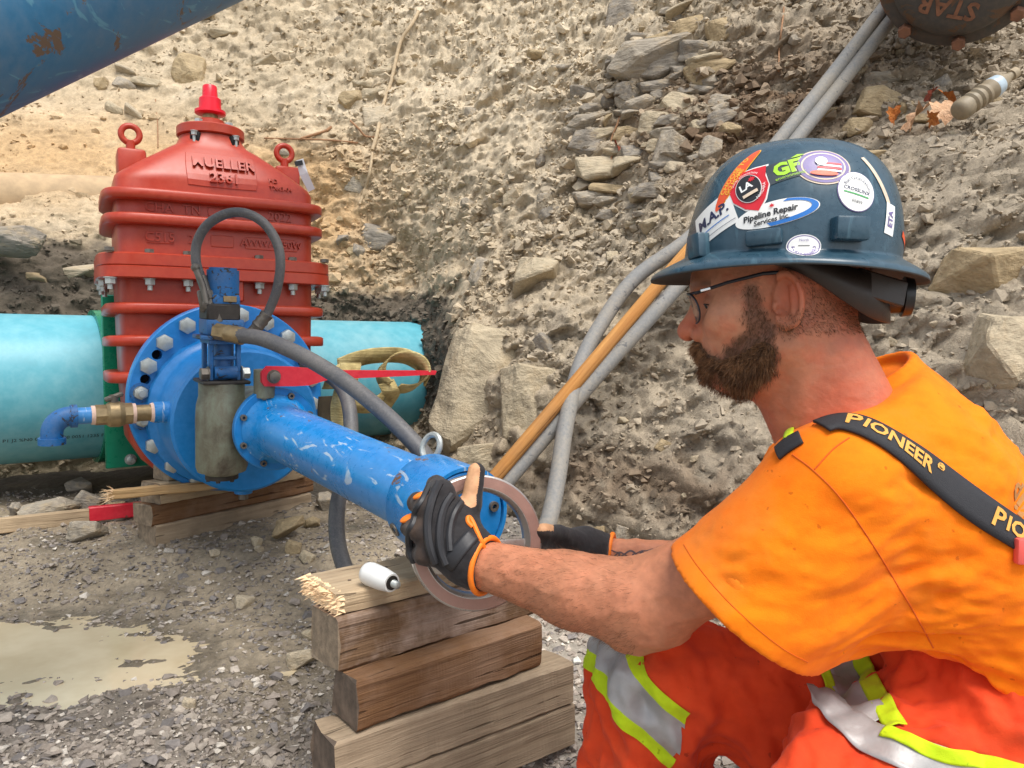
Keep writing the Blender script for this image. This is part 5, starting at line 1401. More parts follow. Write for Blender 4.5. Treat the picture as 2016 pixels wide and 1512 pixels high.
ln = rh.uniform(.005, .013, len(sel)) * np.where(pb[:, 2] > -.045, .45, 1.0)
half = rh.rand(len(sel)) < np.maximum(front * .9, .3)
for nm, m, mt in (('beard_strands', ~half, M_BEARD), ('moustache_strands', half, M_MOUST)):
    o = hairs(nm, HO + pb[m] @ HB, flow[m] @ HB, ln[m], np.full(m.sum(), .00035), mt, person, rh); o['kind'] = 'stuff'
wm_ = np.where(rh.rand(len(hv)) < sstep(.008, -.004, whk))[0]; wm_ = wm_[hv[wm_, 2] < .012]
sel = wm_[rh.randint(0, len(wm_), 7000)]; nbw = hn[sel]
flw = nbw * .45 + np.array([.15, 0, -.85]) + rh.normal(0, .25, nbw.shape); flw /= np.linalg.norm(flw, axis=1)[:, None]
lw = rh.uniform(.004, .010, len(sel)) * np.where(hv[sel, 2] > -.045, .7, 1.1)
o = hairs('whiskers', HO + (hv[sel] + rh.normal(0, .0008, (len(sel), 3))) @ HB, flw @ HB, lw, np.full(len(sel), .0003), M_BEARD, person, rh); o['kind'] = 'stuff'
# stubble at the nape and round the ears
m = np.where((hairw > .4) & (z < .045) & (core_y := (hv[:, 1] > -.05)))[0]; sel = m[rh.randint(0, len(m), 5000)]
nbh = hn[sel]; fl_ = nbh * .5 + np.array([-.35, 0, -.6]) + rh.normal(0, .2, nbh.shape); fl_ /= np.linalg.norm(fl_, axis=1)[:, None]
o = hairs('cropped_hair', HO + hv[sel] @ HB, fl_ @ HB, rh.uniform(.002, .0045, len(sel)), np.full(len(sel), .00028), M_BEARD, person, rh); o['kind'] = 'stuff'
# fine hair on the forearm
m = np.where((av[:, 0] < E1[0] - .01) & (av[:, 1] < 1.14))[0]; sel = m[rh.randint(0, len(m), 4500)]
fw = unit(W1 - E1); fl_ = an[sel] * .25 + fw * .8 + np.array([0, 0, -.35]) + rh.normal(0, .25, (len(sel), 3)); fl_ /= np.linalg.norm(fl_, axis=1)[:, None]
o = hairs('arm_hair', av[sel], fl_, rh.uniform(.006, .015, len(sel)), np.full(len(sel), .00012), M_BEARD, person, rh); o['kind'] = 'stuff'
# eyes
M_EYE = plain('eye_white', lin((150, 132, 122)), .2, 0, .03, 20, 0); M_IRIS = plain('iris', lin((60, 50, 40)), .15, 0, .2, 200, 0)
for s in (-1, 1):
    keep(MB().sph(h2w((.0822, s * .033, -.0045)), .0138, 20).build('eye', M_EYE), person)
    keep(MB().sph(h2w((.0918, s * .0345, -.0064)), .0054, 16, (1, 1, 1)).build('iris', M_IRIS), person)
M_LASH = plain('lash', lin((52, 36, 28)), .7, 0, .1, 60, 0)
for s in (-1, 1):
    keep(MB().tube([h2w((.0825 + .0152 * math.cos(a), s * (.033 + .0152 * math.sin(a)), -.0062 + .0012 * math.cos(2 * a))) for a in np.linspace(-.9, 1.35, 14)], .0009, 6).build('eyelashes', M_LASH), person)
# tattoo on the far forearm
M_INK = plain('tattoo_ink', lin((84, 66, 66)), .6, 0, .2, 60, 0)
for k, (px, py, r) in enumerate([(1205, 1092, .012), (1222, 1096, .010), (1240, 1096, .013), (1258, 1094, .010), (1276, 1090, .012)]):
    ring = []
    for j in range(24):
        t = 2 * math.pi * j / 24
        for q in (1.0, .72): ring.append((r * q * math.cos(t) * 1.2, r * q * math.sin(t) * .7 * (1 + .3 * math.cos(3 * t + k)), 0))
    rf = [[2 * j, 2 * ((j + 1) % 24), 2 * ((j + 1) % 24) + 1, 2 * j + 1] for j in range(24)]
    rr = ray(px, py); hh = ARM_T.ray_cast(V(CAM + 1.2 * rr), V(unit(rr)))
    if hh[0] is not None: decal('tattoo', (np.array(ring), rf), M_INK, ARM_T, np.array(hh[0]), CR, CU, unit(rr), person, .0006, .05)

# ------------------------------------------------------------------ clothes
SPN = unit([.51, 0, -.86]); NRM = unit([.86, 0, .51]); LAT = np.array([0, 1.0, 0]); SB = np.stack([SPN, NRM, LAT])
S1s = at(1650, 975, .862); HEM = at(1455, 1190, .905); S2s = at(1625, 930, 1.16)
NPl = at(1668, 772, .985); NPn = unit([-.46, 0, .886])
HPl = at(1850, 1288, .99); HPn = unit([-.645, 0, -.764])
SLD = unit(HEM - S1s)
def torso(P):
    d = sd_ell(P, at(1800, 1025, .99), (.235, .135, .185), SB)
    d = smin(d, sd_ell(P, at(1955, 1285, 1.0), (.22, .150, .180), SB), .06)
    d = smin(d, sd_cap(P, at(1690, 845, .93), at(1655, 945, .88), .055, .07), .06)
    d = smin(d, sd_cap(P, at(1690, 840, 1.04), S2s, .055, .07), .06)
    d = smin(d, sd_cap(P, at(1700, 830, .985), at(1740, 900, .985), .085, .10), .05)
    return d
def shirt_sdf(P):
    d = torso(P)
    neck = (P - NPl.astype(np.float32)) @ NPn.astype(np.float32)
    d = smax(d, neck, .006)
    hem = (P - HPl.astype(np.float32)) @ HPn.astype(np.float32)
    d = np.maximum(d, hem)
    s = sd_cap(P, S1s, HEM + SLD * .06, .078, .112)
    s = smin(s, sd_cap(P, at(1535, 1222, .893), at(1800, 1120, .895), .055, .085), .04)
    ax = (P - HEM.astype(np.float32)) @ SLD.astype(np.float32)
    inner = sd_cap(P, S1s, HEM + SLD * .12, .066, .106)
    s = np.maximum(s, ax)
    d = smin(d, s, .045)
    d = np.maximum(d, -np.maximum(inner, -(ax + .045)))
    s2 = np.maximum(sd_cap(P, S2s, at(1470, 1130, 1.2), .078, .095), (P - at(1490, 1115, 1.2).astype(np.float32)) @ unit(at(1470, 1130, 1.2) - S2s).astype(np.float32))
    d = smin(d, s2, .04)
    # collar band
    q = (P - NPl.astype(np.float32)); hgt = q @ NPn.astype(np.float32); pr = q - hgt[..., None] * NPn.astype(np.float32)
    rad = np.sqrt((pr[..., 0] ** 2 + pr[..., 2] ** 2) / .088 ** 2 + pr[..., 1] ** 2 / .075 ** 2)
    col = np.sqrt(np.maximum(np.abs(hgt) - .008, 0) ** 2 + ((rad - 1) * .080) ** 2) - .006
    return smin(d, col, .008)
sv_, sf_ = surf_nets(shirt_sdf, (.10, .72, .02), (.95, 1.32, .76), .0040)
sv_ = relax(sv_, sf_, 3, .5); sn_ = vnormals(sv_, sf_)
def folds(v, d1, freq, amp, seed, along=.22, ridge=True):
    d1 = unit(d1); q = v - np.outer(v @ d1, d1) * (1 - along)
    q = q + .03 * np.stack([fbm(v * 7 + seed, 2), fbm(v * 7 + seed + 9, 2), fbm(v * 7 + seed + 23, 2)], -1)
    return amp * (fbm(q * freq + seed, 3, .5) + (.9 * np.minimum(0, .32 - np.abs(fbm(q * freq * .6 + seed + 3, 2)) * 2.2) if ridge else 0))
slw = sstep(.02, -.06, (sv_ - S1s) @ np.array([1, 0, 0]))
disp_ = folds(sv_, [.93, 0, -.25], 15, .012, 3) * (.5 + .5 * slw) + folds(sv_, [.75, .2, .6], 20, .0075, 11) * (1 - slw * .5) + folds(sv_, [.9, 0, .1], 44, .0032, 5)
armp = np.exp(-(np.linalg.norm(sv_ - at(1800, 1240, .87), axis=1) / .11) ** 2); disp_ += armp * folds(sv_, [.95, 0, .2], 34, .012, 61)
nearh = np.abs((sv_ - HEM) @ SLD); disp_ *= sstep(.004, .05, nearh) * .95 + .05
disp_ *= sstep(.02, .07, np.abs((sv_ - NPl) @ NPn))
sv_ = sv_ + sn_ * disp_[:, None]
def cloth(name, col, dark, rough=.85, scale=40, bumpn=.35, sheen=.04):
    t = NT(name); v = t.coord('Object'); n = t.noise(v, 9, 5, .6); w = t.noise(v, 900, 2, .6); n2 = t.noise(v, scale, 4)
    c = t.ramp(t.math('ADD', t.math('MULTIPLY', n, .5), t.math('MULTIPLY', n2, .5)), [(.3, dark), (.6, col)])
    sp = t.noise(v, 70, 3, .5); c = t.mix(t.math('MULTIPLY', t.ramp(sp, [(.70, 0.0), (.74, 1.0)]), .5), c, [x * .35 for x in dark])
    gr = t.noise(v, 5, 5, .65); c = t.mix(t.math('MULTIPLY', t.ramp(gr, [(.55, 0.0), (.72, 1.0)]), .28), c, (.22, .12, .06))
    m = t.out(c, rough, 0, t.bump(w, bumpn, .0012, t.bump(n2, .22, .004)), .2)
    t.b.inputs['Sheen Weight'].default_value = sheen; t.b.inputs['Sheen Roughness'].default_value = .5
    return m
M_SHIRT = cloth('orange_jersey', lin((246, 128, 10)), lin((232, 106, 6)))
M_PANTS = cloth('orange_red_twill', lin((222, 74, 34)), lin((190, 54, 26)), .8, 22)
shirt = link('shirt', mesh_np('shirt', sv_, sf_, True, [M_SHIRT])); keep(shirt, person)
SHIRT = bvh_of(sv_, sf_)
def on(tree, px, py):
    r = unit(ray(px, py)); h_ = tree.ray_cast(V(CAM), V(r))
    return (np.array(h_[0]), np.array(h_[1])) if h_[0] is not None else (None, None)
def strip_on(tree, path, n=60, smooth=6):
    """points and normals along a path over a surface"""
    P, N = [], []
    for (px, py) in [(q[0], q[1]) for q in spline([(a, b, 0) for a, b in path], n)]:
        p, m = on(tree, px, py)
        if p is None: continue
        if m @ (CAM - p) < 0: m = -m
        P.append(p); N.append(m)
    P = np.array(P); N = np.array(N)
    for _ in range(smooth):
        P[1:-1] = .25 * P[:-2] + .5 * P[1:-1] + .25 * P[2:]; N[1:-1] = .25 * N[:-2] + .5 * N[1:-1] + .25 * N[2:]
    return P, N / np.linalg.norm(N, axis=1)[:, None]
def ribbon(name, P, N, w, mat, parent, off=.003, thick=.003, cols=5, tree=None):
    T = np.gradient(P, axis=0); T /= np.linalg.norm(T, axis=1)[:, None]; W = np.cross(N, T); W /= np.linalg.norm(W, axis=1)[:, None]
    v = np.concatenate([P + W * (w * (c / (cols - 1) - .5)) + N * (off - .0015 * (2 * c / (cols - 1) - 1) ** 2) for c in range(cols)])
    if tree is not None:
        NN = np.concatenate([N] * cols); q = []
        for a, b in zip(v, NN):
            h_ = tree.ray_cast(V(a + b * .03), V(-b)); q.append(np.array(h_[0]) + b * off if h_[0] is not None and np.linalg.norm(np.array(h_[0]) - a) < .025 else a)
        v = .25 * v + .75 * np.array(q); g_ = v.reshape(cols, len(P), 3)
        for _ in range(2): g_[:, 1:-1] = .25 * g_[:, :-2] + .5 * g_[:, 1:-1] + .25 * g_[:, 2:]
        v = g_.reshape(-1, 3)
    n = len(P); f = np.array([[c * n + i, c * n + i + 1, (c + 1) * n + i + 1, (c + 1) * n + i] for c in range(cols - 1) for i in range(n - 1)])
    o = link(name, mesh_np(name, v, f, True, [mat])); m = o.modifiers.new('thick', 'SOLIDIFY'); m.thickness = thick; m.offset = 0
    keep(o, parent); return P, N, T, W
M_STRAP = plain('black_elastic', lin((38, 38, 42)), .75, 0, .15, 200, .4)
M_GOLD = plain('gold_thread', lin((222, 160, 72)), .7, 0, .12, 200, .3)
SP, SN, ST, SW = None, None, None, None
path = [(1618, 843), (1650, 832), (1690, 838), (1740, 862), (1800, 904), (1870, 962), (1940, 1014), (2010, 1058), (2060, 1092)]
SP, SN = strip_on(SHIRT, path, 80, 45)
SP, SN, ST, SW = ribbon('suspender', SP, SN, .037, M_STRAP, person, .0045)

arc = np.concatenate([[0], np.cumsum(np.linalg.norm(np.diff(SP, axis=0), axis=1))])
def on_strap(s, w, off):
    s = np.clip(s, 0, arc[-1]); i = min(len(arc) - 2, int(np.searchsorted(arc, s) - 1)) if s > 0 else 0
    t = (s - arc[i]) / (arc[i + 1] - arc[i]); L_ = lambda A: A[i] * (1 - t) + A[i + 1] * t
    return L_(SP) + L_(SW) * w + L_(SN) * off
sgn_w = 1.0 if SW[len(SW) // 2][2] > 0 else -1.0
def strap_text(s, size, s0, w0=0.0):
    v, f = text_geo(s, size, 0, .0007)
    v = v - [v[:, 0].min(), 0, 0]
    tv = np.array([on_strap(s0 + p[0], sgn_w * (w0 + p[1]), .0068) for p in v])
    keep(link('strap_lettering', mesh_np('strap_lettering', tv, f, False, [M_GOLD])), person); return v[:, 0].max()
p0, _ = on(SHIRT, 1668, 832); s_a = arc[np.argmin(np.linalg.norm(SP - p0, axis=1))]
l1 = strap_text('P', .030, s_a, .001); l2 = strap_text('IONEER', .0235, s_a + l1 + .003, .002); strap_text('®', .011, s_a + l1 + l2 + .006, .009)
p0, _ = on(SHIRT, 1948, 1015); s_b = arc[np.argmin(np.linalg.norm(SP - p0, axis=1))]
l1 = strap_text('P', .030, s_b, .001); strap_text('IONEER', .0235, s_b + l1 + .003, .002)
P_, N_ = strip_on(SHIRT, [(1532, 894), (1545, 882), (1560, 872), (1578, 862)], 20)
if len(P_) > 4: ribbon('suspender', P_, N_, .026, M_STRAP, person, .003)
M_LIME = cloth('lime_tape', lin((196, 222, 30)), lin((170, 196, 20)), .7, 60); M_REFL = plain('reflective_tape', lin((164, 162, 160)), .5, .25, .14, 26, .35)
P_, N_ = strip_on(SHIRT, [(1553, 866), (1556, 850), (1561, 836)], 12)
if len(P_) > 4: ribbon('collar_label', P_, N_, .012, M_LIME, person, .003)
cl_, _ = on(SHIRT, 2010, 1082)
if cl_ is not None: keep(MB().box(cl_ + [0.0, -.006, 0], (.02, .010, .028), None, .003, 2).build('suspender_clip', plain('pink_clip', lin((226, 92, 84)), .4, 0, .05, 20, .05)), person)
M_SEAM = plain('orange_seam', lin((206, 88, 6)), .9, 0, .1, 60, .2)
for nm, path_, r in (('shoulder_seam', [(1560, 895), (1600, 925), (1650, 975), (1705, 1052), (1760, 1140), (1805, 1215), (1838, 1276)], .0009), ('hem_stitch', [(1346, 1072), (1372, 1112), (1420, 1170), (1480, 1228), (1540, 1276), (1590, 1304)], .0005), ('yoke_seam', [(1604, 924), (1640, 885), (1672, 862)], .0009), ('collar_seam', [(1600, 838), (1640, 802), (1690, 772), (1735, 760)], .0008)):
    P_, N_ = strip_on(SHIRT, path_, 120, 1)
    if len(P_) > 6: keep(MB().tube(list(P_ + N_ * .0002), r, 6).build(nm, M_SEAM), person)
M_PRINT = plain('grey_print', lin((172, 120, 66)), .9, 0, .1, 60, .2)
pp_, pn_ = on(SHIRT, 2006, 985)
if pp_ is not None:
    decal('back_print', text_geo('ilip', .034, 0, .001), M_PRINT, SHIRT, pp_, unit([-.45, -.2, .85]), unit([-.75, -.2, -.6]), -pn_ if pn_ @ (CAM - pp_) > 0 else pn_, person, .0008, .05)
# ---- trousers
KN = at(1285, 1330, 1.10); AN = at(1245, 1740, 1.12); HI = at(1960, 1490, 1.08)
KN2 = at(1660, 1640, .86); HI2 = at(2010, 1480, .93)
def pants_sdf(P):
    d = sd_cap(P, KN, AN, .088, .102)
    d = smin(d, sd_cap(P, KN + np.array([.02, 0, .0]), HI, .092, .125), .04)
    d = smin(d, sd_cap(P, KN2, HI2, .105, .14), .04)
    d = smin(d, sd_cap(P, KN2 + np.array([0, 0, .0]), at(2000, 1720, .95), .09, .09), .04)
    t = sd_ell(P, at(1955, 1300, 1.0), (.235, .142, .172), SB)
    d = smin(d, t, .05)
    d = smin(d, sd_cap(P, at(1625, 1420, .93), at(1600, 1540, .90), .035, .055), .03)
    return d
pv, pf = surf_nets(pants_sdf, (.02, .70, -.16), (.95, 1.34, .42), .0056)
pv = relax(pv, pf, 3, .5); pn2 = vnormals(pv, pf)
dsp = folds(pv, [.25, 0, -1], 13, .026, 41, .25) + folds(pv, [.9, 0, -.4], 22, .013, 17) + folds(pv, [.3, .1, -.9], 46, .0055, 29)
pv = pv + pn2 * dsp[:, None]
trousers = link('trousers', mesh_np('trousers', pv, pf, True, [M_PANTS])); keep(trousers, person)
PANTS = bvh_of(pv, pf)
def tape(name, a, b, t0, t1, mat, tilt=0.0, off=.0022, arcs=(0, 360), n=90, m=6, amp=.0):
    """a band round a limb between fractions t0..t1 of the axis a->b"""
    a, b = np.asarray(a), np.asarray(b); d = b - a; L = np.linalg.norm(d); d = d / L; xx = unit(np.cross(d, [0, 1.0, 0])); yy_ = np.cross(d, xx); v = []; ok_ = []
    angs = np.radians(np.linspace(arcs[0], arcs[1], n))
    for i in range(m + 1):
        for th in angs:
            e = xx * math.cos(th) + yy_ * math.sin(th); s = (t0 + (t1 - t0) * i / m) * L + tilt * math.cos(th) + amp * math.sin(3 * th)
            c = a + d * s; h_ = PANTS.ray_cast(V(c + e * .5), V(-e))
            # take the outermost hit only if it belongs to this limb
            r = np.linalg.norm(np.array(h_[0]) - c) if h_[0] is not None else 9
            ok_.append(r < .125); v.append(np.array(h_[0]) + e * off if h_[0] is not None else c)
    f = [[i * n + j, i * n + j + 1, (i + 1) * n + j + 1, (i + 1) * n + j] for i in range(m) for j in range(n - 1)]
    f = [q for q in f if all(ok_[k] for k in q)]
    if f:
        par = list(range(len(v)))
        def find(q):
            while par[q] != q: par[q] = par[par[q]]; q = par[q]
            return q
        for q in f:
            for k in q[1:]: par[find(k)] = find(q[0])
        root_ = [find(q[0]) for q in f]; best = max(set(root_), key=root_.count); f = [q for q, r in zip(f, root_) if r == best]
        used = sorted({k for q in f for k in q}); mp = {k: i for i, k in enumerate(used)}
        keep(link(name, mesh_np(name, np.array([v[k] for k in used]), [[mp[k] for k in q] for q in f], True, [mat])), person)
La = KN + np.array([0, 0, .06]); Lb = AN
for (t0, t1, mt, nm) in ((.10, .155, M_LIME, 'lime_tape'), (.155, .30, M_REFL, 'reflective_tape'), (.30, .36, M_LIME, 'lime_tape')): tape(nm, La, Lb, t0, t1, mt, .075, n=140, m=10)
def pants_strip(name, path_, w, mat, off):
    P_, N_ = strip_on(PANTS, path_, 60, 40)
    if len(P_) > 8: ribbon(name, P_, N_, w, mat, person, off, .0015, 7, PANTS)
pants_strip('reflective_tape', [(1648, 1290), (1668, 1345), (1692, 1390), (1722, 1425)], .046, M_REFL, .004)
pants_strip('lime_tape', [(1614, 1300), (1630, 1345), (1648, 1385), (1662, 1405)], .014, M_LIME, .004)
pants_strip('lime_tape', [(1690, 1285), (1712, 1340), (1738, 1390), (1765, 1432)], .024, M_LIME, .004)
pants_strip('reflective_tape', [(1622, 1362), (1645, 1405), (1700, 1448), (1790, 1490), (1900, 1530), (1990, 1560)], .042, M_REFL, .006)
pants_strip('lime_tape', [(1740, 1446), (1800, 1468), (1880, 1490), (1960, 1512), (2030, 1530)], .016, M_LIME, .008)
# boots below the frame
M_BOOT = plain('boot_leather', lin((92, 66, 44)), .7, 0, .2, 30, .4)
for c in (AN + np.array([-.05, 0, -.07]), at(1990, 1800, .95)):
    b_ = MB().sph(c, .06, 20, (1.9, .85, .85)); b_.box(c + np.array([0, 0, -.05]), (.22, .095, .03), None, .012, 2); keep(b_.build('boot', M_BOOT), person)
# ------------------------------------------------------------------ hard hat
HC = at(1564, 508, .94)
_hp = R_(2.6)
_hp = R_(4.6); hfw = unit(HF * math.cos(_hp) + HU * math.sin(_hp)); hup = unit(np.cross(hfw, HL))
HM = np.stack([hfw, HL, hup])
def hat2w(p): return HC + np.asarray(p, float) @ HM
M_HAT = painted('dark_teal_shell', lin((36, 66, 82)), lin((84, 106, 118)), chips=.72, rough=.26, scale=22, dust=lin((110, 124, 130)), dust_amt=.2, streak=lin((66, 96, 110)))
M_HATIN = plain('hat_inside', lin((62, 70, 74)), .7, 0, .1, 30, .1)
A_, B_, H_ = .126, .108, .137
def dome(th, ph, off=0.0):
    """th round the head, ph 0 at the crown to pi/2 at the base"""
    e = .70
    s, c = math.sin(ph), max(0.0, math.cos(ph))
    r = s ** e; zz = c ** .92
    x = (A_ + off) * r * math.cos(th); y = (B_ + off) * r * math.sin(th); z = (H_ + off) * zz
    x += .006 * (1 - z / H_)            # slight rake
    k = math.exp(-(y / .019) ** 4) * sstep(.02, .09, np.array(z)) * .0055 * (1 if x > -.13 else 0)
    k2 = math.exp(-((abs(y) - .034) / .008) ** 2) * sstep(.05, .1, np.array(z)) * .0022
    z += float(k + k2)
    return (x, y, z)
NTH, NPH = 160, 40
hv2, rows = [], []
def addring(fn):
    rows.append(len(hv2)); 
    for k in range(NTH): hv2.append(fn(2 * math.pi * k / NTH))
for i in range(1, NPH + 1): addring(lambda th, i=i: dome(th, math.pi / 2 * i / NPH))
BR = [(0.0, -.002), (.10, -.0045), (.3, -.0075), (.6, -.012), (.85, -.0165), (.96, -.0195), (1.0, -.0235), (.985, -.0255), (.93, -.022), (.6, -.0155), (.2, -.010), (0.0, -.007)]
for q, dz in BR:
    def fn(th, q=q, dz=dz):
        bx = A_ + (.162 - A_ + .006 * math.cos(th)) * q; by = B_ + (.139 - B_) * q
        x = bx * math.cos(th) + .006; y = by * math.sin(th)
        z = dz - .004 * q * math.cos(2 * th) - .004 * q * max(0, math.cos(th))
        return (x, y, z)
    addring(fn)
for i in range(NPH, 2, -3): addring(lambda th, i=i: dome(th, math.pi / 2 * i / NPH, -.004))
hat_f = [[rows[i] + k, rows[i] + (k + 1) % NTH, rows[i + 1] + (k + 1) % NTH, rows[i + 1] + k] for i in range(len(rows) - 1) for k in range(NTH)]
top = len(hv2); hv2.append(dome(0, 0)); tf = [[top, rows[0] + (k + 1) % NTH, rows[0] + k] for k in range(NTH)]
hv2w = np.array([hat2w(p) for p in hv2])
hm = mesh_np('hard_hat', hv2w, [list(q) for q in hat_f] + tf, True, [M_HAT, M_HATIN], [0 if q[0] < rows[NPH + 6] else 1 for q in hat_f] + [0] * len(tf))
bm = bmesh.new(); bm.from_mesh(hm); bmesh.ops.recalc_face_normals(bm, faces=bm.faces[:]); bm.to_mesh(hm); bm.free()
hat = link('hard_hat', hm); keep(hat, person); hat['label'] = 'dark teal full brim hard hat covered with stickers'
HAT = bvh_of(hv2w, [list(q) for q in hat_f if q[3] < rows[NPH + 7]] + tf)
def hbox(px, py, w, h, depth, name='accessory_slot', roll=0.0):
    p, n = on(HAT, px, py)
    if n @ (CAM - p) < 0: n = -n
    n = unit(n * np.array([1, 1, .15])); M_ = frame(p, CR, n)
    keep(MB().box((0, 0, depth * .2), (w, h, depth), M_ @ Matrix.Rotation(roll, 4, 'Z'), .0035, 2).build(name, M_HAT), hat)
hbox(1384, 486, .024, .030, .022, roll=.1); hbox(1505, 468, .040, .018, .012, roll=.05); hbox(1668, 452, .038, .026, .022, roll=-.02)
W_ = lin((232, 232, 228)); M_STW = plain('sticker_white', W_, .35, 0, .03, 30, .02); M_STN = plain('sticker_navy', lin((34, 42, 78)), .4, 0, .05, 30, .02); M_STB = plain('sticker_blue', lin((28, 110, 190)), .4, 0, .05, 30, .02)
M_STR = plain('sticker_red', lin((204, 30, 44)), .4, 0, .06, 30, .02); M_STO = plain('sticker_orange', lin((226, 84, 40)), .4, 0, .06, 30, .02); M_STG = plain('sticker_lime', lin((158, 206, 44)), .4, 0, .05, 30, .02); M_STK = plain('sticker_black', lin((32, 34, 38)), .4, 0, .1, 60, .02)
M_STP = plain('sticker_purple', lin((112, 98, 150)), .4, 0, .2, 120, .02); M_STC = plain('sticker_cream', lin((216, 196, 172)), .4, 0, .12, 90, .02); M_STY = plain('sticker_yellow', lin((236, 178, 60)), .4, 0, .05, 30, .02); M_STGN = plain('sticker_green', lin((70, 160, 90)), .4, 0, .05, 30, .02); M_STDG = plain('sticker_dark', lin((50, 60, 66)), .4, 0, .1, 40, .02)
class Sticker:
    def __init__(s, px, py, roll, tree=None):
        s.t = tree or HAT; p, n = on(s.t, px, py)
        while p is None: px -= 3; p, n = on(s.t, px, py)
        if n @ (CAM - p) < 0: n = -n
        s.p, s.n = p, n
        x = CR - n * (CR @ n); x = unit(x); y = np.cross(n, x)
        if y @ CU < 0: y = -y
        c, q = math.cos(R_(roll)), math.sin(R_(roll)); s.x, s.y = x * c + y * q, -x * q + y * c; s.k = 0; s.root = None
    def geo(s, g, mat, name='sticker'):
        s.k += 1
        if s.root is None:
            s.root = decal(name, g, mat, s.t, s.p, s.x, s.y, -s.n, hat, .0008, .06, True)
        else:
            o = decal(name, g, mat, s.t, s.p, s.x, s.y, -s.n, hat, .0008 + .00028 * s.k, .06)
        return s
    def ell(s, w, h, mat, cx=0, cy=0, name='sticker'):
        v, f = grid_geo(w, h, 14, 10, 1.0); return s.geo((v + [cx, cy, 0], f), mat, name)
    def rect(s, w, h, mat, cx=0, cy=0, name='sticker'):
        v, f = grid_geo(w, h, 10, 8, 0.0); return s.geo((v + [cx, cy, 0], f), mat, name)
    def txt(s, t, size, mat, cx=0, cy=0, bold=.0, slant=0.0):
        v, f = text_geo(t, size, 0, bold); v = v.copy(); v[:, 0] += slant * v[:, 1]; return s.geo((v + [cx, cy, 0], f), mat, 'sticker_lettering')
    def arc(s, t, size, R, mat, mid, bold=0.0, inside=False, cx=0, cy=0):
        v, f = text_geo(t, size, 0, bold); o = []
        for p in v:
            if inside: a = mid + p[0] / R; r = R - p[1]
            else: a = mid - p[0] / R; r = R + p[1]
            o.append((cx + r * math.cos(a), cy + r * math.sin(a), 0))
        return s.geo((np.array(o), f), mat, 'sticker_lettering')
    def poly(s, pts, mat, name='sticker'):
        n = len(pts); c = np.mean(pts, 0); v = [(*c, 0)] + [(a, b, 0) for a, b in pts]
        return s.geo((np.array(v), [[0, 1 + k, 1 + (k + 1) % n] for k in range(n)]), mat, name)
    def leaf(s, r, mat, cx, cy):
        o = []
        for k, q in enumerate([1, .45, .8, .5, .95, .4, .7, .25, .6, .25, .7, .4, .95, .5, .8, .45]): a = math.pi / 2 + 2 * math.pi * k / 16; o.append((cx + r * q * math.cos(a), cy + r * q * math.sin(a)))
        return s.poly(o, mat, 'sticker_leaf')
mm_ = .00057
Sticker(1404, 432, 9).rect(.060, .045, M_STW).txt('M.A.P.', .0185, M_STN, 0, .003, .0006, .05).rect(.044, .0012, M_STB, 0, -.0095).rect(.056, .0006, M_STN, 0, -.0175)
Sticker(1447, 350, 38).ell(158 * mm_, 34 * mm_, M_STY).ell(154 * mm_, 30 * mm_, M_STO).txt('CHOOSE TO', .0092, M_STY, .002, .0028, .0002).txt('GO HOME', .0075, M_STY, -.006, -.0045, .0002)
s_ = Sticker(1474, 372, 12)
s_.poly([(.0, -.034), (-.013, -.024), (-.023, -.006), (-.023, .008), (-.015, .022), (0, .028), (.015, .024), (.03, .019), (.024, .006), (.023, -.008), (.013, -.024)], M_STW)
s_.poly([(.0, -.032), (-.012, -.0225), (-.0215, -.006), (-.0215, .0075), (-.014, .0205), (0, .0265), (.014, .0222), (.027, .018), (.0222, .005), (.0215, -.008), (.012, -.0225)], M_STR)
s_.ell(.030, .038, M_STW).ell(.0285, .0365, M_STK).txt('LA', .013, M_STW, -.002, .003, .0004).leaf(.0055, M_STR, .0075, .0085).arc('NIAGARA', .0048, .0185, M_STW, -math.pi / 4, 0, True).arc('LOCAL ASSOCIATION', .0036, .0195, M_STW, math.pi / 2).rect(.018, .004, M_STC, 0, -.009)
s_ = Sticker(1552, 332, 6); s_.rect(82 * mm_, 48 * mm_, M_STDG).txt('GFL', .0235, M_STG, .004, .001, .0012).poly([(.006, .013), (.014, .0165), (.021, .0145), (.014, .0125)], M_STG).txt('environmental', .0058, M_STG, .0, -.0105)
s_ = Sticker(1621, 327, -8); s_.ell(104 * mm_, 84 * mm_, M_STC).ell(98 * mm_, 78 * mm_, M_STP).ell(84 * mm_, 66 * mm_, M_STC).ell(78 * mm_, 60 * mm_, M_STP)
for k in range(4): s_.rect(.026, .0024, M_STR if k % 2 == 0 else M_STW, .006, .003 - .0034 * k)
s_.ell(.013, .012, M_STW, -.003, .005).ell(.03, .0065, M_STO, 0, -.0115)
s_ = Sticker(1686, 377, -14); s_.ell(78 * mm_, 84 * mm_, M_STP).ell(75 * mm_, 81 * mm_, M_STW).txt('CROSSLINX', .0060, M_STN, 0, .001, .0001).rect(.030, .0016, M_STGN, 0, -.004).txt('05899', .0052, M_STK, .002, -.0125).arc('Rail Orientation', .0062, .0155, M_STN, math.pi / 2)
s_ = Sticker(1528, 419, 7); s_.ell(160 * mm_, 50 * mm_, M_STW)
cr = [(.0445 * math.cos(a), .0138 * math.sin(a)) for a in np.linspace(-1.75, 1.25, 26)] + [(-.004 + .0415 * math.cos(a), .001 + .0105 * math.sin(a)) for a in np.linspace(1.25, -1.75, 26)]
n26 = 26; cv = np.array([(a, b, 0) for a, b in cr]); s_.geo((cv, [[k, k + 1, 51 - k - 1, 51 - k] for k in range(25)]), M_STB, 'sticker_crescent')
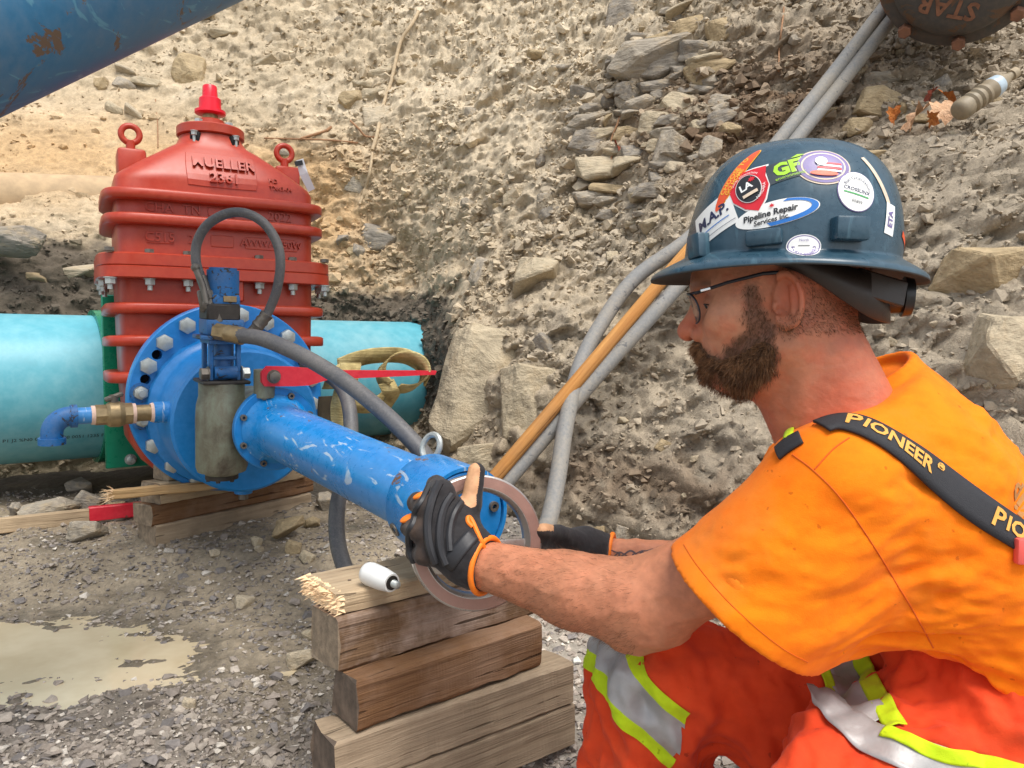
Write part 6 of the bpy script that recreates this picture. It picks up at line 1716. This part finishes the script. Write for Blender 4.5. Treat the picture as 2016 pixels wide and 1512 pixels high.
s_.txt('Pipeline Repair', .0098, M_STK, -.0065, .0012, .0003, .15).txt('Services Inc.', .0078, M_STK, -.006, -.0068, .0002, .15).leaf(.0036, M_STR, -.003, .0088)
s_ = Sticker(1582, 485, -1); s_.ell(64 * mm_, 46 * mm_, M_STW).ell(60 * mm_, 42 * mm_, M_STP).ell(56 * mm_, 38 * mm_, M_STW).arc('SAFETY ORIENTED', .0042, .0112, M_STP, -math.pi / 2, .0002, True).rect(.012, .0008, M_STK, 0, .0005).txt('North', .004, M_STP, 0, .0065)
s_ = Sticker(1752, 432, 80); s_.rect(.036, .016, M_STW).txt('ETA', .011, M_STP, 0, 0, .0004)
s_ = Sticker(1792, 482, -30); s_.rect(.046, .008, M_STO)
s_ = Sticker(1728, 352, -62); s_.rect(.06, .006, M_STC)
# suspension band and ratchet at the back of the head
M_BAND = plain('dark_suspension', lin((44, 36, 32)), .45, 0, .2, 40, .15); M_KNOB = plain('ratchet_knob', lin((24, 24, 25)), .4, 0, .1, 40, .1)
bv2 = []; nb_ = 60
for i in range(nb_):
    th = R_(75) + (R_(285) - R_(75)) * i / (nb_ - 1); back = (1 - math.cos(th)) / 2
    zc = .050 - .062 * sstep(.30, 1.0, np.array(back)); hh_ = .014 + .012 * sstep(.5, .95, np.array(back))
    for s in (-1, 1): bv2.append(h2w((-.004 + .110 * math.cos(th), .086 * math.sin(th), float(zc + s * hh_))))
bo_ = link('headband', mesh_np('headband', np.array(bv2), np.array([[2 * i, 2 * i + 2, 2 * i + 3, 2 * i + 1] for i in range(nb_ - 1)]), True, [M_BAND])); m_ = bo_.modifiers.new('thick', 'SOLIDIFY'); m_.thickness = .003; m_.offset = 0; keep(bo_, hat)
kx = unit(h2w((-1, 0, -.1)) - h2w((0, 0, 0))); kc = h2w((-.118, .0, -.006))
kp = [(0, 0)]
keep(MB().cyl(kc - kx * .004, kc + kx * .012, .021, .019, seg=28).cyl(kc + kx * .012, kc + kx * .022, .024, .022, seg=14).build('ratchet_knob', M_KNOB), hat)
keep(MB().box((0, 0, 0), (.07, .03, .006), frame(h2w((-.098, .048, .002)), unit(h2w((-1, -.62, -.30)) - h2w((0, 0, 0))), unit(h2w((-.62, 1, 0)) - h2w((0, 0, 0)))), .002).build('ratchet_housing', M_BAND), hat)
# ------------------------------------------------------------------ glasses
M_FRAME = plain('black_frame', lin((34, 36, 44)), .35, .2, .1, 40, .05); M_LENS = NT('lens').out(lin((200, 205, 205)), .02, 0, None, .5, Transmission_Weight=.92, IOR=1.3, Alpha=.5); M_SILV = plain('silver_hinge', lin((206, 206, 208)), .25, .9, .05, 40, .02)
gb = MB()
for s in (-1, 1):
    gb.tube([h2w((.004, s * .0835, .024)), h2w((.03, s * .083, .0235)), h2w((.07, s * .079, .016)), h2w((.096, s * .074, .009)), h2w((.106, s * .063, .007))], [.0024, .0022, .002, .0022, .002], 8)
    top_ = [h2w((.1165 - .09 * max(0, abs(t) - .028) ** 1.5 * 10 - .006 * abs(abs(t) - .033) / .03, s * abs(t), .008)) for t in np.linspace(.009, .063, 12)]
    gb.tube(top_, .0017, 8)
    rim_ = [h2w((.113 + .0 * k - .008 * (1 + math.sin(a)) * 0 + .005 * math.sin(a) - (.010 if math.cos(a) > 0 else .002) * abs(math.cos(a)), s * (.035 + .027 * math.cos(a)), -.0095 + .0185 * math.sin(a))) for k, a in enumerate(np.linspace(0, 2 * math.pi, 30, endpoint=False))]
    gb.tube(rim_, .0011, 6, None, True)
gb.tube([h2w((.116, -.010, .005)), h2w((.118, 0, .006)), h2w((.116, .010, .005))], .0015, 8)
gl = keep(gb.build('glasses', M_FRAME), person); gl['label'] = 'thin black framed glasses with silver hinges'
for s in (-1, 1):
    lens_ = [h2w((.112, s * .035, -.0095))] + [h2w((.113 + .005 * math.sin(a) - (.010 if math.cos(a) > 0 else .002) * abs(math.cos(a)), s * (.035 + .0265 * math.cos(a)), -.0095 + .018 * math.sin(a))) for a in np.linspace(0, 2 * math.pi, 30, endpoint=False)]
    keep(link('lens', mesh_np('lens', np.array(lens_), [[0, 1 + k, 1 + (k + 1) % 30] for k in range(30)], True, [M_LENS])), gl)
    keep(MB().box((0, 0, 0), (.012, .0035, .003), frame(h2w((.094, s * .0765, .0098)), unit(h2w((1, s * -.25, -.2)) - h2w((0, 0, 0))), HL * s), .0006).build('hinge', M_SILV), gl)
# ------------------------------------------------------------------ gloves
M_GLV = cloth('black_glove_fabric', lin((48, 46, 47)), lin((36, 34, 36)), .8, 60, .3, .1); M_RIB = plain('glove_rubber', lin((40, 40, 43)), .5, 0, .1, 60, .15); M_TAN = plain('tan_leather', lin((196, 148, 108)), .65, 0, .18, 40, .5); M_TRIM = plain('orange_trim', lin((242, 126, 26)), .6, 0, .06, 60, .2)
MCP = [at(872, 968, 1.118), at(842, 1000, 1.108), at(828, 1045, 1.102), at(838, 1092, 1.100)]
PIP = [at(860, 958, 1.158), at(824, 990, 1.150), at(811, 1038, 1.142), at(818, 1086, 1.138)]
DIP = [at(866, 962, 1.186), at(832, 994, 1.186), at(822, 1040, 1.180), at(826, 1084, 1.172)]
TIP = [at(888, 966, 1.198), at(852, 1000, 1.200), at(840, 1048, 1.196), at(838, 1092, 1.186)]
WR_ = at(932, 1106, 1.098)
def glove_sdf(P):
    d = sd_cap(P, W1 + unit(W1 - FB) * -.014, at(920, 1100, 1.10), .041, .040)
    for k in range(4): d = smin(d, sd_cap(P, at(915, 1085, 1.098), MCP[k], .028, .0165), .016)
    d = smin(d, sd_cap(P, at(930, 1090, 1.10), at(905, 1035, 1.112), .030, .024), .02)
    for k in range(4):
        r = (.0165, .0168, .016, .0145)[k]
        fgr = smin(sd_cap(P, MCP[k], PIP[k], r + .0015, r), smin(sd_cap(P, PIP[k], DIP[k], r, r - .001), sd_cap(P, DIP[k], TIP[k], r - .001, r - .002), .004), .004)
        d = smin(d, fgr, .0032)
    th = smin(sd_cap(P, at(912, 1050, 1.112), at(928, 990, 1.128), .021, .0158), sd_cap(P, at(928, 990, 1.128), at(938, 928, 1.140), .0158, .0130), .006)
    d = smin(d, th, .010)
    d = smax(d, -((P - (W1 + unit(W1 - FB) * -.020).astype(np.float32)) @ unit(W1 - FB).astype(np.float32)), .002)
    return d
gv, gf = surf_nets(glove_sdf, WR_ + [-.125, -.075, -.075], WR_ + [.065, .15, .155], .0016)
gv = relax(gv, gf, 2, .5); gn_ = vnormals(gv, gf)
gv = gv + gn_ * (.0012 * fbm(gv * 55, 3) + folds(gv, [.6, 0, .8], 60, .0012, 7))[:, None]
fc = gv[gf].mean(1); fn_ = gn_[gf].mean(1)
thumb_axis = unit(at(938, 925, 1.14) - at(920, 1010, 1.12))
tt = (fc - at(920, 1010, 1.12)) @ thumb_axis; rad_ = np.linalg.norm(fc - at(920, 1010, 1.12) - np.outer(tt, thumb_axis), axis=1)
tan_f = (tt > -.004) & (rad_ < .026) & (fn_ @ unit([-.75, -.62, .05]) > .15)
# inner side of the forefinger
fi = (fc - MCP[0]) @ unit(at(905, 985, 1.13) - MCP[0]); tan_f |= (np.linalg.norm(fc - at(893, 972, 1.15), axis=1) < .022) & (fn_ @ unit([.6, -.2, .75]) > .3)
glv = link('glove', mesh_np('glove', gv, gf, True, [M_GLV, M_TAN], tan_f.astype(int))); keep(glv, person); glv['label'] = 'black work glove with orange trim gripping the near edge of the wheel'
GLV = bvh_of(gv, gf)
def on_glove(pts, r, name, mat, off=.0, seg=8, n=30, parent=None):
    P_, N_ = strip_on(GLV, pts, n)
    if len(P_) > 5: keep(MB().tube(list(P_ + N_ * off), r, seg).build(name, mat), parent or glv)
on_glove([(866, 950), (850, 985), (842, 1030), (846, 1075), (858, 1108)], .0068, 'knuckle_ridge', M_RIB)
on_glove([(890, 975), (874, 1000), (866, 1040), (868, 1080), (880, 1112)], .0062, 'knuckle_ridge', M_RIB)
on_glove([(908, 990), (893, 1015), (886, 1050), (888, 1085)], .0056, 'knuckle_ridge', M_RIB)
on_glove([(846, 955), (830, 990), (818, 1005), (815, 1030), (804, 1048), (806, 1085), (815, 1105)], .0058, 'knuckle_ridge', M_RIB)
for (px, py, rl) in ((830, 975, .9), (804, 1020, .4), (800, 1066, -.2)):
    p, n = on(GLV, px, py)
    if p is not None:
        o = MB().sph((0, 0, 0), .011, 14, (1.25, .8, .45)).build('knuckle_accent', M_TRIM)
        o.matrix_world = frame(p, unit(CR * math.cos(rl) + CU * math.sin(rl)), n if n @ (CAM - p) > 0 else -n); keep(o, glv)
# cuff trim
fa = unit(FB - W1); tx_ = unit(np.cross(fa, [0, 1, 0])); ty_ = np.cross(fa, tx_); cc_ = W1 + fa * .0165
keep(MB().tube([cc_ + tx_ * .0400 * math.cos(a) + ty_ * .0395 * math.sin(a) + np.array([0, -.003, 0]) for a in np.linspace(0, 2 * math.pi, 40, endpoint=False)], .0042, 10, None, True).build('cuff_trim', M_TRIM), glv)
on_glove([(952, 1078), (944, 1060), (936, 1042), (928, 1024), (921, 1018), (920, 1028), (930, 1038)], .0034, 'cuff_trim', M_TRIM, .001)
p, n = on(GLV, 905, 1082)
if p is not None:
    n = n if n @ (CAM - p) > 0 else -n
    xd = unit(at(935, 1045, 1.1) - at(885, 1110, 1.1)); xd = unit(xd - n * (xd @ n)); yd = np.cross(n, xd)
    o = decal('wrist_tab', grid_geo(.062, .021, 10, 5, .1), M_RIB, GLV, p, xd, yd, -n, glv, .0022, .05, True); m_ = o.modifiers.new('thick', 'SOLIDIFY'); m_.thickness = .003
# far glove
def glove2_sdf(P):
    d = sd_cap(P, W2 + unit(E2 - W2) * .012, at(1150, 1082, 1.29), .034, .034)
    d = smin(d, sd_cap(P, at(1150, 1080, 1.29), at(1095, 1076, 1.255), .034, .026), .02)
    for k, (a, b) in enumerate((((1070, 1050), 1.2), ((1064, 1066), 1.195), ((1062, 1084), 1.195), ((1066, 1102), 1.2))):
        m_ = at(1090, a[1] + 4, 1.232); t_ = at(*a, b)
        d = smin(d, smin(sd_cap(P, at(1105, 1076, 1.255), m_, .017, .0125), sd_cap(P, m_, t_, .0125, .0105), .006), .006)
    d = smin(d, smin(sd_cap(P, at(1140, 1068, 1.27), at(1100, 1052, 1.23), .02, .0145), sd_cap(P, at(1100, 1052, 1.23), at(1068, 1046, 1.19), .0145, .012), .006), .008)
    ax2 = unit(E2 - W2)
    return smax(d, (P - (W2 + ax2 * .006).astype(np.float32)) @ ax2.astype(np.float32), .002)
c2 = at(1125, 1078, 1.26)
g2v, g2f = surf_nets(glove2_sdf, c2 + [-.09, -.11, -.06], c2 + [.11, .11, .07], .0022)
g2v = relax(g2v, g2f, 2, .5); g2n = vnormals(g2v, g2f); g2v = g2v + g2n * (.0014 * fbm(g2v * 50, 3))[:, None]
fc = g2v[g2f].mean(1); tan2 = (fc[:, 0] < at(1088, 1050, 1.23)[0]) & (g2n[g2f].mean(1)[:, 2] > .25)
gl2 = link('glove', mesh_np('glove', g2v, g2f, True, [M_GLV, M_TAN], tan2.astype(int))); keep(gl2, person); gl2['label'] = 'black and tan work glove behind the wheel, of the tattooed arm'
fa = unit(E2 - W2); tx_ = unit(np.cross(fa, [0, 1, 0])); ty_ = np.cross(fa, tx_); cc_ = W2 + fa * .006
keep(MB().tube([cc_ + tx_ * .034 * math.cos(a) + ty_ * .034 * math.sin(a) for a in np.linspace(0, 2 * math.pi, 36, endpoint=False)], .0042, 10, None, True).build('cuff_trim', M_TRIM), gl2)
